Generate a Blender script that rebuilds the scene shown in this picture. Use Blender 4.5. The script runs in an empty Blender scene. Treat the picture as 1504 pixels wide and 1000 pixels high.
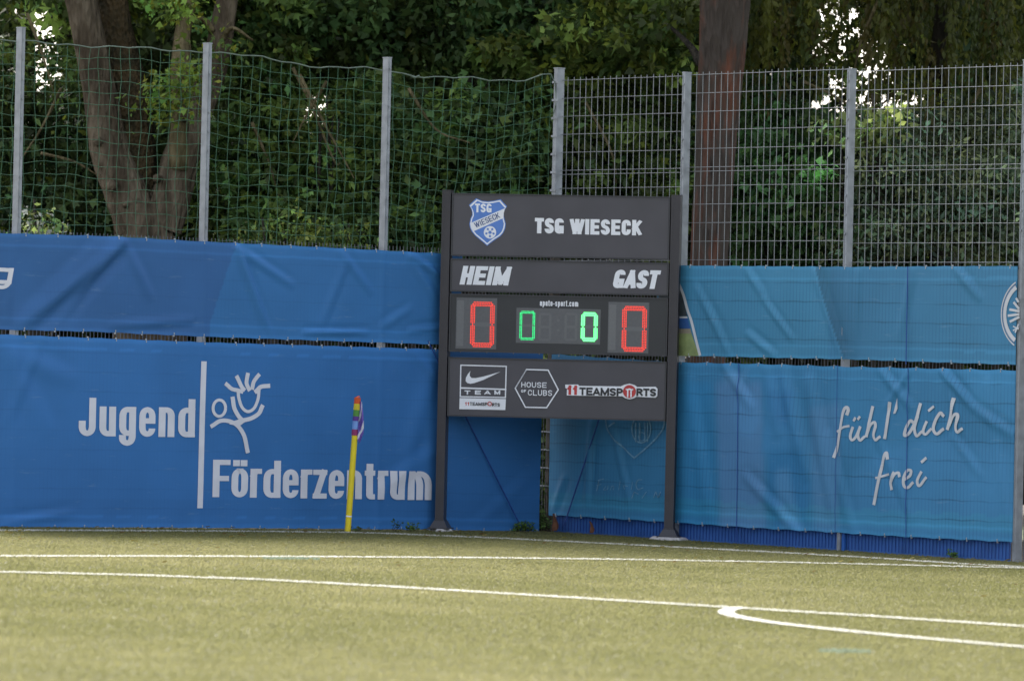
import bpy, bmesh, math, random
import numpy as np
from mathutils import Vector, Matrix
random.seed(7); rng = np.random.default_rng(7)
scene = bpy.context.scene
COL = scene.collection

# ------------------------------------------------------------------ camera, sky, sun
F, PITCH, ROLL, CAMH = 8500.0, 0.0056, 0.0226, 1.744      # focal length in photo pixels (1504 wide)
cd = bpy.data.cameras.new('camera'); cam = bpy.data.objects.new('camera', cd); COL.objects.link(cam)
cd.sensor_width = 36; cd.lens = 36*F/1504; cd.clip_start = 1; cd.clip_end = 1500
FW = np.array([0, math.cos(PITCH), math.sin(PITCH)]); UP0 = np.array([0, -math.sin(PITCH), math.cos(PITCH)]); R0 = np.array([1.0, 0, 0])
RT = math.cos(ROLL)*R0 + math.sin(ROLL)*UP0; UPV = -math.sin(ROLL)*R0 + math.cos(ROLL)*UP0
CO = np.array([0, 0, CAMH])
cam.matrix_world = Matrix(((RT[0], UPV[0], -FW[0], 0), (RT[1], UPV[1], -FW[1], 0), (RT[2], UPV[2], -FW[2], CAMH), (0, 0, 0, 1)))
scene.camera = cam
cd.dof.use_dof = True; cd.dof.focus_distance = 60.0; cd.dof.aperture_fstop = 3.0

SUN_AZ, SUN_EL = math.radians(-22), math.radians(44)       # azimuth from +Y (behind the trees), clockwise
w = bpy.data.worlds.new('World'); scene.world = w; w.use_nodes = True
nt = w.node_tree; bg = nt.nodes['Background']
sky = nt.nodes.new('ShaderNodeTexSky'); sky.sky_type = 'NISHITA'; sky.sun_disc = False
sky.sun_elevation = SUN_EL; sky.sun_rotation = SUN_AZ; sky.dust_density = 4.0; sky.air_density = 1.0
hsv = nt.nodes.new('ShaderNodeHueSaturation'); hsv.inputs['Saturation'].default_value = 0.45
nt.links.new(sky.outputs[0], hsv.inputs['Color']); nt.links.new(hsv.outputs[0], bg.inputs['Color'])
bg.inputs['Strength'].default_value = 0.15
sl = bpy.data.lights.new('sun', 'SUN'); sl.energy = 2.3; sl.angle = math.radians(14); sl.color = (1, 0.95, 0.86)
so = bpy.data.objects.new('sun', sl); COL.objects.link(so)
sd = Vector((math.sin(SUN_AZ)*math.cos(SUN_EL), math.cos(SUN_AZ)*math.cos(SUN_EL), math.sin(SUN_EL)))
so.rotation_euler = sd.to_track_quat('Z', 'Y').to_euler(); so.location = (0, 60, 40)
scene.view_settings.view_transform = 'Standard'; scene.view_settings.look = 'None'
scene.view_settings.gamma = 1; scene.view_settings.use_curve_mapping = False
scene.view_settings.exposure = 1.6
scene.render.resolution_x = 1024; scene.render.resolution_y = 680
scene.cycles.max_bounces = 6; scene.cycles.transparent_max_bounces = 4

# ------------------------------------------------------------------ surfaces of the place
def ray(px, py):
    d = FW + RT*(px-752)/F - UPV*(py-500)/F
    return d
GS = -0.0111                                                # cross fall of the pitch
def gz(x): return GS*x
def G(px, py):
    d = ray(px, py); n = np.array([-GS, 0, 1.0]); t = -(CO@n)/(d@n)
    return CO + d*t
class Surf:
    def __init__(s, O, d, n): s.O = np.array(O, float); s.d = np.array(d, float); s.n = np.array(n, float); s.poff = 0.0
    def pt(s, a, b, off=0.0): return s.O + s.d*a + s.n*off + np.array([0, 0, b])
    def px(s, x, y, off=None):
        off = s.poff if off is None else off
        r = ray(x, y); P = s.O + s.n*off; t = ((P-CO)@s.n)/(r@s.n); q = CO + r*t - P
        return q@s.d, q[2]
    def a(s, x, y=500): return s.px(x, y)[0]
    def g(s, a): return gz((s.O + s.d*a)[0])
AL, AR = 0.7452, 0.8641
CORNER = (0.467, 64.249, 0)
WL = Surf(CORNER, (math.cos(AL), math.sin(AL), 0), (math.sin(AL), -math.cos(AL), 0))      # left wall: a is negative towards the left
WR = Surf(CORNER, (math.cos(AR), -math.sin(AR), 0), (-math.sin(AR), -math.cos(AR), 0))
def at_depth(px, Y): r = ray(px, 600); return np.array([r[0]/r[1]*Y, Y, 0])
PA, PB = at_depth(648, 62.85), at_depth(987, 62.45)
bd_ = (PB-PA)/np.linalg.norm(PB-PA)
BD = Surf(PA, bd_, (bd_[1], -bd_[0], 0))
BW = float(np.linalg.norm(PB-PA))

# ------------------------------------------------------------------ materials
def mat(name, col, rough=0.6, var=0.12, scale=6.0, bump=0.0, bscale=60.0, metal=0.0, spec=0.4, emit=None, es=1.0, detail=4):
    m = bpy.data.materials.new(name); m.use_nodes = True; N = m.node_tree; b = N.nodes['Principled BSDF']
    b.inputs['Roughness'].default_value = rough; b.inputs['Metallic'].default_value = metal
    b.inputs['Specular IOR Level'].default_value = spec
    tc = N.nodes.new('ShaderNodeTexCoord')
    nz = N.nodes.new('ShaderNodeTexNoise'); nz.inputs['Scale'].default_value = scale; nz.inputs['Detail'].default_value = detail
    N.links.new(tc.outputs['Object'], nz.inputs['Vector'])
    rp = N.nodes.new('ShaderNodeMapRange'); rp.inputs[1].default_value = .3; rp.inputs[2].default_value = .7
    rp.inputs[3].default_value = 1-var; rp.inputs[4].default_value = 1+var
    N.links.new(nz.outputs[0], rp.inputs[0])
    mx = N.nodes.new('ShaderNodeVectorMath'); mx.operation = 'SCALE'; mx.inputs[0].default_value = col[:3]
    N.links.new(rp.outputs[0], mx.inputs['Scale']); N.links.new(mx.outputs[0], b.inputs['Base Color'])
    if bump:
        n2 = N.nodes.new('ShaderNodeTexNoise'); n2.inputs['Scale'].default_value = bscale; N.links.new(tc.outputs['Object'], n2.inputs['Vector'])
        bp = N.nodes.new('ShaderNodeBump'); bp.inputs['Strength'].default_value = bump; bp.inputs['Distance'].default_value = .02
        N.links.new(n2.outputs[0], bp.inputs['Height']); N.links.new(bp.outputs[0], b.inputs['Normal'])
    if emit:
        b.inputs['Emission Color'].default_value = (*emit, 1); b.inputs['Emission Strength'].default_value = es
    return m
def attr_mat(name, rough=0.6, transl=0.0, spec=0.3, bump=0.0, noise=0.0, nscale=8.0):
    """base colour from the mesh's own colour attribute 'tone' (print, leaf tint)"""
    m = bpy.data.materials.new(name); m.use_nodes = True; N = m.node_tree; b = N.nodes['Principled BSDF']
    b.inputs['Roughness'].default_value = rough; b.inputs['Specular IOR Level'].default_value = spec
    at = N.nodes.new('ShaderNodeAttribute'); at.attribute_name = 'tone'
    out = at.outputs['Color']
    if noise:
        tc = N.nodes.new('ShaderNodeTexCoord'); nz = N.nodes.new('ShaderNodeTexNoise'); nz.inputs['Scale'].default_value = nscale; nz.inputs['Detail'].default_value = 6
        N.links.new(tc.outputs['Object'], nz.inputs['Vector'])
        rp = N.nodes.new('ShaderNodeMapRange'); rp.inputs[1].default_value = .3; rp.inputs[2].default_value = .7; rp.inputs[3].default_value = 1-noise; rp.inputs[4].default_value = 1+noise
        N.links.new(nz.outputs[0], rp.inputs[0]); mx = N.nodes.new('ShaderNodeVectorMath'); mx.operation = 'SCALE'
        N.links.new(out, mx.inputs[0]); N.links.new(rp.outputs[0], mx.inputs['Scale']); out = mx.outputs[0]
    N.links.new(out, b.inputs['Base Color'])
    if transl:
        tr = N.nodes.new('ShaderNodeBsdfTranslucent'); N.links.new(out, tr.inputs['Color'])
        ms = N.nodes.new('ShaderNodeMixShader'); ms.inputs[0].default_value = transl
        N.links.new(b.outputs[0], ms.inputs[1]); N.links.new(tr.outputs[0], ms.inputs[2]); N.links.new(ms.outputs[0], N.nodes['Material Output'].inputs[0])
    return m

# ------------------------------------------------------------------ object helpers
def link(name, me, parent=None):
    o = bpy.data.objects.new(name, me); COL.objects.link(o)
    if parent: o.parent = parent
    return o
def tag(o, label=None, cat=None, group=None, kind=None):
    if label: o['label'] = label
    if cat: o['category'] = cat
    if group: o['group'] = group
    if kind: o['kind'] = kind
    return o
class MB:
    """collects faces of one mesh object; several materials by slot"""
    def __init__(s): s.v = []; s.f = []; s.m = []
    def add(s, vs, fs, mi=0):
        n = len(s.v); s.v += [tuple(map(float, p)) for p in vs]; s.f += [tuple(n+i for i in f) for f in fs]; s.m += [mi]*len(fs)
    def hexa(s, P, mi=0):       # 8 points: front 4 (ccw from bottom left), back 4
        s.add(P, [(0,1,2,3), (5,4,7,6), (1,5,6,2), (4,0,3,7), (3,2,6,7), (4,5,1,0)], mi)
    def sbox(s, S, a0, a1, b0, b1, o0, o1, mi=0):          # o1 is the front
        s.hexa([S.pt(a0,b0,o1), S.pt(a1,b0,o1), S.pt(a1,b1,o1), S.pt(a0,b1,o1), S.pt(a0,b0,o0), S.pt(a1,b0,o0), S.pt(a1,b1,o0), S.pt(a0,b1,o0)], mi)
    def tube(s, pts, r, n=6, mi=0, caps=True):
        pts = [np.array(p, float) for p in pts]
        if not hasattr(r, '__len__'): r = [r]*len(pts)
        rings = []; 
        for i, p in enumerate(pts):
            t = pts[min(i+1, len(pts)-1)] - pts[max(i-1, 0)]; t = t/(np.linalg.norm(t)+1e-9)
            ref = np.array([0, 0, 1.0]) if abs(t[2]) < .8 else np.array([0, 1.0, 0])
            u = np.cross(t, ref); u /= np.linalg.norm(u); v = np.cross(t, u)
            rings.append([p + r[i]*(math.cos(2*math.pi*k/n)*u + math.sin(2*math.pi*k/n)*v) for k in range(n)])
        vs = [q for R_ in rings for q in R_]; fs = []
        for i in range(len(pts)-1):
            for k in range(n): fs.append((i*n+k, i*n+(k+1)%n, (i+1)*n+(k+1)%n, (i+1)*n+k))
        if caps: fs.append(tuple(range(n))[::-1]); fs.append(tuple((len(pts)-1)*n+k for k in range(n)))
        s.add(vs, fs, mi)
    def build(s, name, mats, parent=None, smooth=False):
        me = bpy.data.meshes.new(name); me.from_pydata(s.v, [], s.f)
        for m in (mats if isinstance(mats, (list, tuple)) else [mats]): me.materials.append(m)
        if any(s.m): me.polygons.foreach_set('material_index', s.m)
        if smooth: me.polygons.foreach_set('use_smooth', [True]*len(s.f))
        me.update(); return link(name, me, parent)
def np_mesh(name, V, FC, k, mats, tone=None, parent=None, smooth=False):
    """V (n,3), FC (m,k) faces, tone (n,3)"""
    me = bpy.data.meshes.new(name); n, m = len(V), len(FC)
    me.vertices.add(n); me.vertices.foreach_set('co', np.asarray(V, np.float32).ravel())
    me.loops.add(m*k); me.loops.foreach_set('vertex_index', np.asarray(FC, np.int32).ravel())
    me.polygons.add(m); me.polygons.foreach_set('loop_start', np.arange(0, m*k, k, dtype=np.int32)); me.polygons.foreach_set('loop_total', np.full(m, k, np.int32))
    if tone is not None:
        at = me.color_attributes.new('tone', 'FLOAT_COLOR', 'POINT')
        at.data.foreach_set('color', np.hstack([tone, np.ones((n, 1))]).astype(np.float32).ravel())
    me.update(calc_edges=True)
    if smooth: me.polygons.foreach_set('use_smooth', [True]*m)
    for mm in (mats if isinstance(mats, (list, tuple)) else [mats]): me.materials.append(mm)
    return link(name, me, parent)
def empty(name, loc): 
    o = bpy.data.objects.new(name, None); COL.objects.link(o); o.location = loc; return o
def adopt(root):
    """children were built in world space: keep them there"""
    bpy.context.view_layer.update()
    for c in root.children: c.matrix_parent_inverse = root.matrix_world.inverted()
def smooth_path(pts, n=6):
    """Catmull-Rom through points"""
    P = [np.array(p, float) for p in pts]; P = [2*P[0]-P[1]] + P + [2*P[-1]-P[-2]]; out = []
    for i in range(1, len(P)-2):
        for k in range(n):
            t = k/n; a, b, c, d = P[i-1], P[i], P[i+1], P[i+2]
            out.append(0.5*((2*b) + (c-a)*t + (2*a-5*b+4*c-d)*t*t + (3*b-a-3*c+d)*t**3))
    out.append(P[-2]); return out

# ------------------------------------------------------------------ lettering: strokes laid on a surface
class Ink:
    def __init__(s, S, off, disp=None, step=0.05):
        s.S, s.off, s.disp, s.step, s.mb, s.k = S, off, disp, step, MB(), 0
    def p(s, a, b):
        d = s.disp(a, b) if s.disp else 0.0
        return s.S.pt(a, b, s.off + d + s.k*0.00025)
    def ribbon(s, pts, wx, wy, mi=0, clamp=None, cap=True, shear=None):
        pts = [np.array(q[:2], float) for q in pts]; q = [pts[0]]
        for a_, b_ in zip(pts[:-1], pts[1:]):
            L = np.linalg.norm(b_-a_); 
            if L < 1e-6: continue
            n = max(1, int(L/s.step)); q += [a_+(b_-a_)*(i+1)/n for i in range(n)]
        if len(q) < 2: return
        if cap:
            t = q[1]-q[0]; t = t/np.linalg.norm(t); q[0] = q[0] - t*np.array([wx, wy])/2
            t = q[-1]-q[-2]; t = t/np.linalg.norm(t); q[-1] = q[-1] + t*np.array([wx, wy])/2
        vs = []
        for i in range(len(q)):
            t1 = q[i]-q[i-1] if i else q[1]-q[0]; t2 = q[i+1]-q[i] if i < len(q)-1 else t1
            t1 = t1/(np.linalg.norm(t1)+1e-12); t2 = t2/(np.linalg.norm(t2)+1e-12); t = t1+t2; t = t/(np.linalg.norm(t)+1e-12)
            n = np.array([-t[1], t[0]]); c = max(.6, abs(n@np.array([-t1[1], t1[0]])))
            o = n*np.array([wx, wy])/2/c
            for sg in (1, -1):
                v = q[i]+sg*o
                if clamp: v[1] = min(max(v[1], clamp[0]), clamp[1])
                if shear: v[0] += (v[1]-shear[1])*shear[0]
                vs.append(s.p(v[0], v[1]))
        s.mb.add(vs, [(2*i, 2*i+1, 2*i+3, 2*i+2) for i in range(len(q)-1)], mi); s.k += 1
    def poly(s, pts, mi=0):
        s.mb.add([s.p(a, b) for a, b in pts], [tuple(range(len(pts)))], mi); s.k += 1
    def disc(s, c, rx, ry, mi=0, n=20):
        s.poly([(c[0]+rx*math.cos(2*math.pi*i/n), c[1]+ry*math.sin(2*math.pi*i/n)) for i in range(n)], mi)
    def ring(s, c, rx, ry, w, mi=0, n=28, t0=0, t1=2*math.pi, wy=None):
        s.ribbon([(c[0]+rx*math.cos(t0+(t1-t0)*i/n), c[1]+ry*math.sin(t0+(t1-t0)*i/n)) for i in range(n+1)], w, wy or w, mi, cap=False)
    def build(s, name, mats, parent=None): return s.mb.build(name, mats, parent)
R_ = 'r'
GL = {
 'T': [[(0,1),(1,1)],[(.5,0),(.5,1)]], 'I': [[(.5,0),(.5,1)]], 'L': [[(0,1),(0,0),(1,0)]],
 'S': [[(1,.75),(1,1,R_),(0,1,R_),(0,.55,R_),(1,.45,R_),(1,0,R_),(0,0,R_),(0,.25)]],
 'G': [[(1,.79),(1,1,R_),(0,1,R_),(0,0,R_),(1,0,R_),(1,.3)],[(1,.38),(.72,.38)],[(1,.02),(1,.38)]],
 'C': [[(1,.66),(1,1,R_),(0,1,R_),(0,0,R_),(1,0,R_),(1,.34)]],
 'O': [[(.5,1),(1,1,R_),(1,0,R_),(0,0,R_),(0,1,R_),(.5,1)]],
 'U': [[(0,1),(0,0,R_),(1,0,R_),(1,1)]],
 'W': [[(-.05,1),(.24,0)],[(.26,0),(.5,1)],[(.5,1),(.74,0)],[(.76,0),(1.05,1)]],
 'E': [[(0,0),(0,1)],[(0,1),(1,1)],[(0,.5),(.88,.5)],[(0,0),(1,0)]],
 'F': [[(0,0),(0,1)],[(0,1),(1,1)],[(0,.5),(.88,.5)]],
 'K': [[(0,0),(0,1)],[(1.05,1),(.05,.42)],[(.3,.62),(1.08,0)]],
 'H': [[(0,0),(0,1)],[(1,0),(1,1)],[(0,.5),(1,.5)]],
 'M': [[(0,0),(0,1)],[(1,0),(1,1)],[(.02,1),(.5,.05)],[(.98,1),(.5,.05)]],
 'A': [[(-.05,0),(.48,1)],[(1.05,0),(.52,1)],[(.2,.25),(.8,.25)]],
 'P': [[(0,0),(0,1)],[(0,1),(1,1,R_),(1,.45,R_),(0,.45)]],
 'R': [[(0,0),(0,1)],[(0,1),(1,1,R_),(1,.5,R_),(0,.5)],[(.5,.5),(1.05,0)]],
 'B': [[(0,0),(0,1)],[(0,1),(.95,1,R_),(.95,.52,R_),(0,.52)],[(0,.52),(1,.52,R_),(1,0,R_),(0,0)]],
 '1': [[(.6,0),(.6,1)],[(.6,.95),(.1,.72)]],
 'J': [[(1,1),(1,0,R_),(0,0,R_),(0,.3)]],
}
X = .74
GL.update({
 'u': [[(0,X),(0,0,R_),(1,0,R_)],[(1,X),(1,0)]],
 'n': [[(0,0),(0,X)],[(0,X,R_),(1,X,R_),(1,0)]],
 'm': [[(0,0),(0,X)],[(0,X,R_),(.5,X,R_),(.5,0)],[(.5,X,R_),(1,X,R_),(1,0)]],
 'r': [[(0,0),(0,X)],[(.05,X*.82),(.45,X),(1.0,X)]],
 'e': [[(.5,.40),(1,.40),(1,X,R_),(0,X,R_),(0,0,R_),(1,0,R_),(1,.17)],[(0.1,.40),(1,.40)]],
 'd': [[(1,0),(1,1)],[(1,X*.98),(.5,X),(0,X,R_),(0,0,R_),(.5,0),(1,.02)]],
 'g': [[(1,X),(1,-.28,R_),(0,-.28,R_),(0,-.12)],[(1,X*.98),(.5,X),(0,X,R_),(0,0.02,R_),(1,.02)]],
 'o': [[(.5,X),(1,X,R_),(1,0,R_),(0,0,R_),(0,X,R_),(.5,X)]],
 'ö': [[(.5,X),(1,X,R_),(1,0,R_),(0,0,R_),(0,X,R_),(.5,X)],[(.12,.97),(.12,1)],[(.88,.97),(.88,1)]],
 'z': [[(0,X),(1,X)],[(.95,X),(.05,0)],[(0,0),(1,0)]],
 't': [[(.4,.95),(.4,0,R_),(1,0)],[(-.1,X),(1,X)]],
 'a': [[(0,.5),(0,X,R_),(1,X,R_),(1,0)],[(1,.42),(0,.38,R_),(0,0,R_),(1,.03)]],
 'p': [[(0,-.28),(0,X)],[(0,X),(1,X,R_),(1,0,R_),(0,0)]],
 's': [[(1,.54),(1,X,R_),(0,X,R_),(0,.40,R_),(1,.34,R_),(1,0,R_),(0,0,R_),(0,.2)]],
 'c': [[(1,.5),(1,X,R_),(0,X,R_),(0,0,R_),(1,0,R_),(1,.24)]],
 '-': [[(0,.36),(1,.36)]], '.': [[(.5,0),(.5,.02)]],
})
def glyph(ink, ch, a0, a1, b0, b1, wx, wy, mi=0, shear=0.0):
    """letter ch between a0..a1, baseline b0, cap line b1"""
    for si, st in enumerate(GL[ch]):
        P = []
        for q in st: P.append((a0+wx/2+q[0]*(a1-a0-wx), b0+wy/2+q[1]*(b1-b0-wy), len(q) > 2))
        rad = min(.5*(a1-a0-wx), .3*(b1-b0)); out = []
        for i, (x, y, r) in enumerate(P):
            if r and 0 < i < len(P)-1:
                c = np.array([x, y]); pa = np.array(P[i-1][:2]); pb = np.array(P[i+1][:2])
                la, lb = np.linalg.norm(pa-c), np.linalg.norm(pb-c)
                # limit by neighbouring rounded corners
                ra = min(rad, la*(.5 if (i-1 > 0 and P[i-1][2]) else .95)); rb = min(rad, lb*(.5 if (i+1 < len(P)-1 and P[i+1][2]) else .95))
                A, B = c+(pa-c)/la*ra, c+(pb-c)/lb*rb
                for k in range(7):
                    t = k/6; out.append(tuple((1-t)**2*A + 2*(1-t)*t*(c*.82+(A+B)/2*.18) + t*t*B))
            else: out.append((x, y))
        low = b0 - (.36*(b1-b0) if ch in 'gp' else 0)
        ink.ribbon(out, wx, wy, mi, clamp=(low, b1), shear=(shear, b0) if shear else None, cap=not (ch in 'SGCesc' and si == 0))
WIDTHS = {'I': .42, 'W': 1.5, 'M': 1.35, 'm': 1.55, '.': .35, '-': .6, 'r': .72, 't': .68, '1': .62, 'A': 1.08, ' ': .45, 'J': .9}
def word(ink, text, a0, a1, b0, b1, wx, wy, mi=0, gap=.18, shear=0.0):
    tot = sum(WIDTHS.get(c, 1) for c in text) + gap*(len(text)-1); u = (a1-a0)/tot; x = a0
    for c in text:
        wd = WIDTHS.get(c, 1)*u
        if c != ' ': glyph(ink, c, x, x+wd, b0, b1, wx, wy, mi, shear)
        x += wd + gap*u
def word_px(ink, text, x0, y_base, x1, y_cap, wpx, wpy=None, mi=0, gap=.18, shear=0.0):
    """measured from the board: base line at the left end, cap height at the left end"""
    S = ink.S; a0, b0 = S.px(x0, y_base); a1, _ = S.px(x1, y_base); _, b1 = S.px(x0, y_cap)
    k = abs(S.px(x0+1, y_base)[0]-a0); kz = abs(S.px(x0, y_base-1)[1]-b0)
    word(ink, text, a0, a1, b0, b1, wpx*k, (wpy or wpx)*kz, mi, gap, shear)

# ------------------------------------------------------------------ shared materials
M = {}
M['galv'] = mat('galvanised_steel', (.27,.285,.31), .45, .18, 9, metal=.35, spec=.5)
M['old_post'] = mat('stained_post', (.075,.062,.048), .8, .4, 6)
M['blue_post'] = mat('blue_post_paint', (.02,.10,.36), .5, .15, 8)
M['rod'] = mat('galvanised_rod', (.24,.25,.26), .5, .12, 30, metal=.2)
M['dark_rod'] = mat('weathered_rod', (.10,.10,.11), .6, .25, 20)
M['blue_rod'] = mat('blue_painted_rod', (.018,.06,.26), .5, .2, 20)
M['board'] = mat('anthracite_powder_coat', (.076,.071,.082), .5, .10, 2.2, bump=.03, bscale=400)
M['board_rim'] = mat('anthracite_frame', (.042,.041,.047), .45, .08, 8)
M['board_post'] = mat('anthracite_post', (.042,.038,.045), .42, .1, 5)
M['black_panel'] = mat('matt_black_panel', (.042,.042,.045), .55, .06, 5)
M['led_field'] = mat('grey_led_field', (.125,.125,.13), .6, .06, 40)
M['led_field2'] = mat('grey_led_field_light', (.165,.165,.168), .6, .05, 40)
M['seg_off'] = mat('unlit_segment', (.15,.15,.155), .6, .04, 50)
M['white_print'] = mat('white_print', (.80,.80,.84), .5, .04, 6)
M['banner_white'] = mat('banner_white_print', (.66,.66,.72), .7, .06, 5, bump=.1, bscale=120)
M['banner_grey'] = mat('banner_pale_grey_print', (.52,.53,.56), .7, .10, 5)
M['faded_print'] = mat('faded_print', (.13,.28,.42), .7, .35, 25, detail=8)
M['blue_print'] = mat('shield_blue_print', (.10,.22,.58), .5, .06, 10)
M['navy_print'] = mat('navy_print', (.06,.10,.25), .5, .06, 10)
M['black_print'] = mat('black_print', (.03,.03,.035), .5, .05, 10)
M['red_print'] = mat('red_print', (.50,.05,.05), .5, .05, 10)
M['led_red'] = mat('lit_red_led', (.3,.02,.02), .5, 0, emit=(1.0,.075,.05), es=.42)
M['led_green'] = mat('lit_green_led', (.02,.3,.1), .5, 0, emit=(.04,.80,.24), es=.48)
M['led_green_hot'] = mat('bright_green_led', (.02,.3,.1), .5, 0, emit=(.12,1.0,.22), es=1.0)
M['concrete'] = mat('pale_concrete', (.42,.40,.39), .85, .18, 14, bump=.4, bscale=60)
M['soil'] = mat('woodland_soil', (.035,.028,.018), .95, .4, 3, bump=.6, bscale=12)
M['net'] = mat('green_net_cord', (.040,.115,.062), .7, .25, 12)
M['rope'] = mat('pale_green_rope', (.13,.17,.135), .7, .2, 20)
M['plinth'] = mat('blue_painted_board', (.040,.125,.38), .5, .16, 4, bump=.15, bscale=30)
M['blue_cord'] = mat('blue_cord', (.02,.07,.30), .6, .1, 20)
M['eyelet'] = mat('pale_eyelet', (.38,.40,.42), .4, .1, 20, metal=.3)
M['line'] = mat('white_turf_line', (.50,.49,.44), .85, .15, 30)
M['yellow'] = mat('yellow_plastic', (.74,.58,.02), .4, .06, 10)
M['leaf'] = attr_mat('leaves', .5, .42, spec=.3)
M['coarse_leaf'] = attr_mat('distant_leaves', .6, .22, spec=.2)
M['blade'] = attr_mat('turf_fibre', .8, .5, spec=.1)
M['litter'] = attr_mat('fallen_leaves', .7)

def banner_mat(name, rodv, rodh, tr, edge=None):
    """printed mesh banner: colour from print, fine relief of weave and of the fence rods it is pressed against"""
    m = attr_mat(name, .62, 0.0, spec=.3, noise=.07, nscale=1.6); N = m.node_tree; b = N.nodes['Principled BSDF']
    uv = N.nodes.new('ShaderNodeAttribute'); uv.attribute_name = 'flat'; sp = N.nodes.new('ShaderNodeSeparateXYZ'); N.links.new(uv.outputs['Vector'], sp.inputs[0])
    def lines(sock, period, width):
        d = N.nodes.new('ShaderNodeMath'); d.operation = 'DIVIDE'; N.links.new(sock, d.inputs[0]); d.inputs[1].default_value = period
        f = N.nodes.new('ShaderNodeMath'); f.operation = 'PINGPONG'; N.links.new(d.outputs[0], f.inputs[0]); f.inputs[1].default_value = .5
        r = N.nodes.new('ShaderNodeMapRange'); r.interpolation_type = 'SMOOTHSTEP'; N.links.new(f.outputs[0], r.inputs[0]); r.inputs[1].default_value = 0; r.inputs[2].default_value = width/period; r.inputs[3].default_value = 1; r.inputs[4].default_value = 0
        return r.outputs[0]
    v = lines(sp.outputs[0], .05, .012); h = lines(sp.outputs[1], .2, .014)
    # the banner is coloured darker where it lies on the rods, unevenly
    nz = N.nodes.new('ShaderNodeTexNoise'); nz.inputs['Scale'].default_value = 1.3; nz.inputs['Detail'].default_value = 3; N.links.new(uv.outputs['Vector'], nz.inputs['Vector'])
    nr = N.nodes.new('ShaderNodeMapRange'); nr.inputs[1].default_value = .35; nr.inputs[2].default_value = .62; N.links.new(nz.outputs[0], nr.inputs[0])
    def mul(a, b_):
        x = N.nodes.new('ShaderNodeMath'); x.operation = 'MULTIPLY'
        for i, q in enumerate((a, b_)):
            if isinstance(q, (int, float)): x.inputs[i].default_value = q
            else: N.links.new(q, x.inputs[i])
        return x.outputs[0]
    ad = N.nodes.new('ShaderNodeMath'); ad.operation = 'ADD'; N.links.new(mul(v, rodv), ad.inputs[0]); N.links.new(mul(h, rodh), ad.inputs[1])
    dk = mul(ad.outputs[0], nr.outputs[0])
    sub = N.nodes.new('ShaderNodeMath'); sub.operation = 'SUBTRACT'; sub.inputs[0].default_value = 1; N.links.new(dk, sub.inputs[1])
    base = b.inputs['Base Color'].links[0].from_socket
    mx = N.nodes.new('ShaderNodeVectorMath'); mx.operation = 'SCALE'; N.links.new(base, mx.inputs[0]); N.links.new(sub.outputs[0], mx.inputs['Scale'])
    # dust, pale scuffs stretched along the cloth
    mp = N.nodes.new('ShaderNodeMapping'); mp.inputs['Scale'].default_value = (1.1, 7.0, 1); N.links.new(uv.outputs['Vector'], mp.inputs['Vector'])
    n3 = N.nodes.new('ShaderNodeTexNoise'); n3.inputs['Scale'].default_value = 2.4; n3.inputs['Detail'].default_value = 9; n3.inputs['Roughness'].default_value = .7; N.links.new(mp.outputs[0], n3.inputs['Vector'])
    r3 = N.nodes.new('ShaderNodeMapRange'); r3.inputs[1].default_value = .60; r3.inputs[2].default_value = .82; r3.inputs[4].default_value = .5; N.links.new(n3.outputs[0], r3.inputs[0])
    mc = N.nodes.new('ShaderNodeMix'); mc.data_type = 'RGBA'; N.links.new(r3.outputs[0], mc.inputs[0]); N.links.new(mx.outputs[0], mc.inputs[6]); mc.inputs[7].default_value = (.22,.34,.46,1)
    N.links.new(mc.outputs[2], b.inputs['Base Color'])
    bp = N.nodes.new('ShaderNodeBump'); bp.inputs['Strength'].default_value = .5; bp.inputs['Distance'].default_value = .004; N.links.new(ad.outputs[0], bp.inputs['Height']); N.links.new(bp.outputs[0], b.inputs['Normal'])
    return m
M['banner_l'] = banner_mat('blue_pvc_banner', .05, .10, 0)
M['banner_r'] = banner_mat('blue_mesh_banner', .20, .34, 0)

# ================================================================== GROUND
def sheet(name, pts, m, kind='structure'):
    mb = MB(); mb.add(pts, [tuple(range(len(pts)))]); o = mb.build(name, m); return tag(o, kind=kind)
M['turf'] = mat('turf_base', (.118,.115,.053), .95, .22, 1.5, bump=.5, bscale=90)
M['far'] = mat('far_meadow', (.06,.08,.03), .95, .3, .2)
# far land reaching the horizon, woodland floor behind the fences, pitch in front
o = sheet('far_land', [(x, y, -.35) for x, y in ((-900,-300),(900,-300),(900,1200),(-900,1200))], M['far'])
def P3(p, dz=0): return (p[0], p[1], gz(p[0])+dz)
cl = WL.pt(-30, 0); cr = WR.pt(30, 0); cc = WL.pt(0, 0)
o = sheet('artificial_turf', [P3((-60,-40)), P3((60,-40)), P3((60, cr[1])), P3(cr), P3(cc), P3(cl), P3((-60, cl[1]))], M['turf'])
o = sheet('woodland_floor', [(cl[0], cl[1], gz(cl[0])-.02), (cc[0], cc[1], gz(cc[0])-.02), (cr[0], cr[1], gz(cr[0])-.02), (60, cr[1], -.68), (60, 130, -.02), (-60, 130, -.02), (-60, cl[1], .6)], M['soil'])

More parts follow.
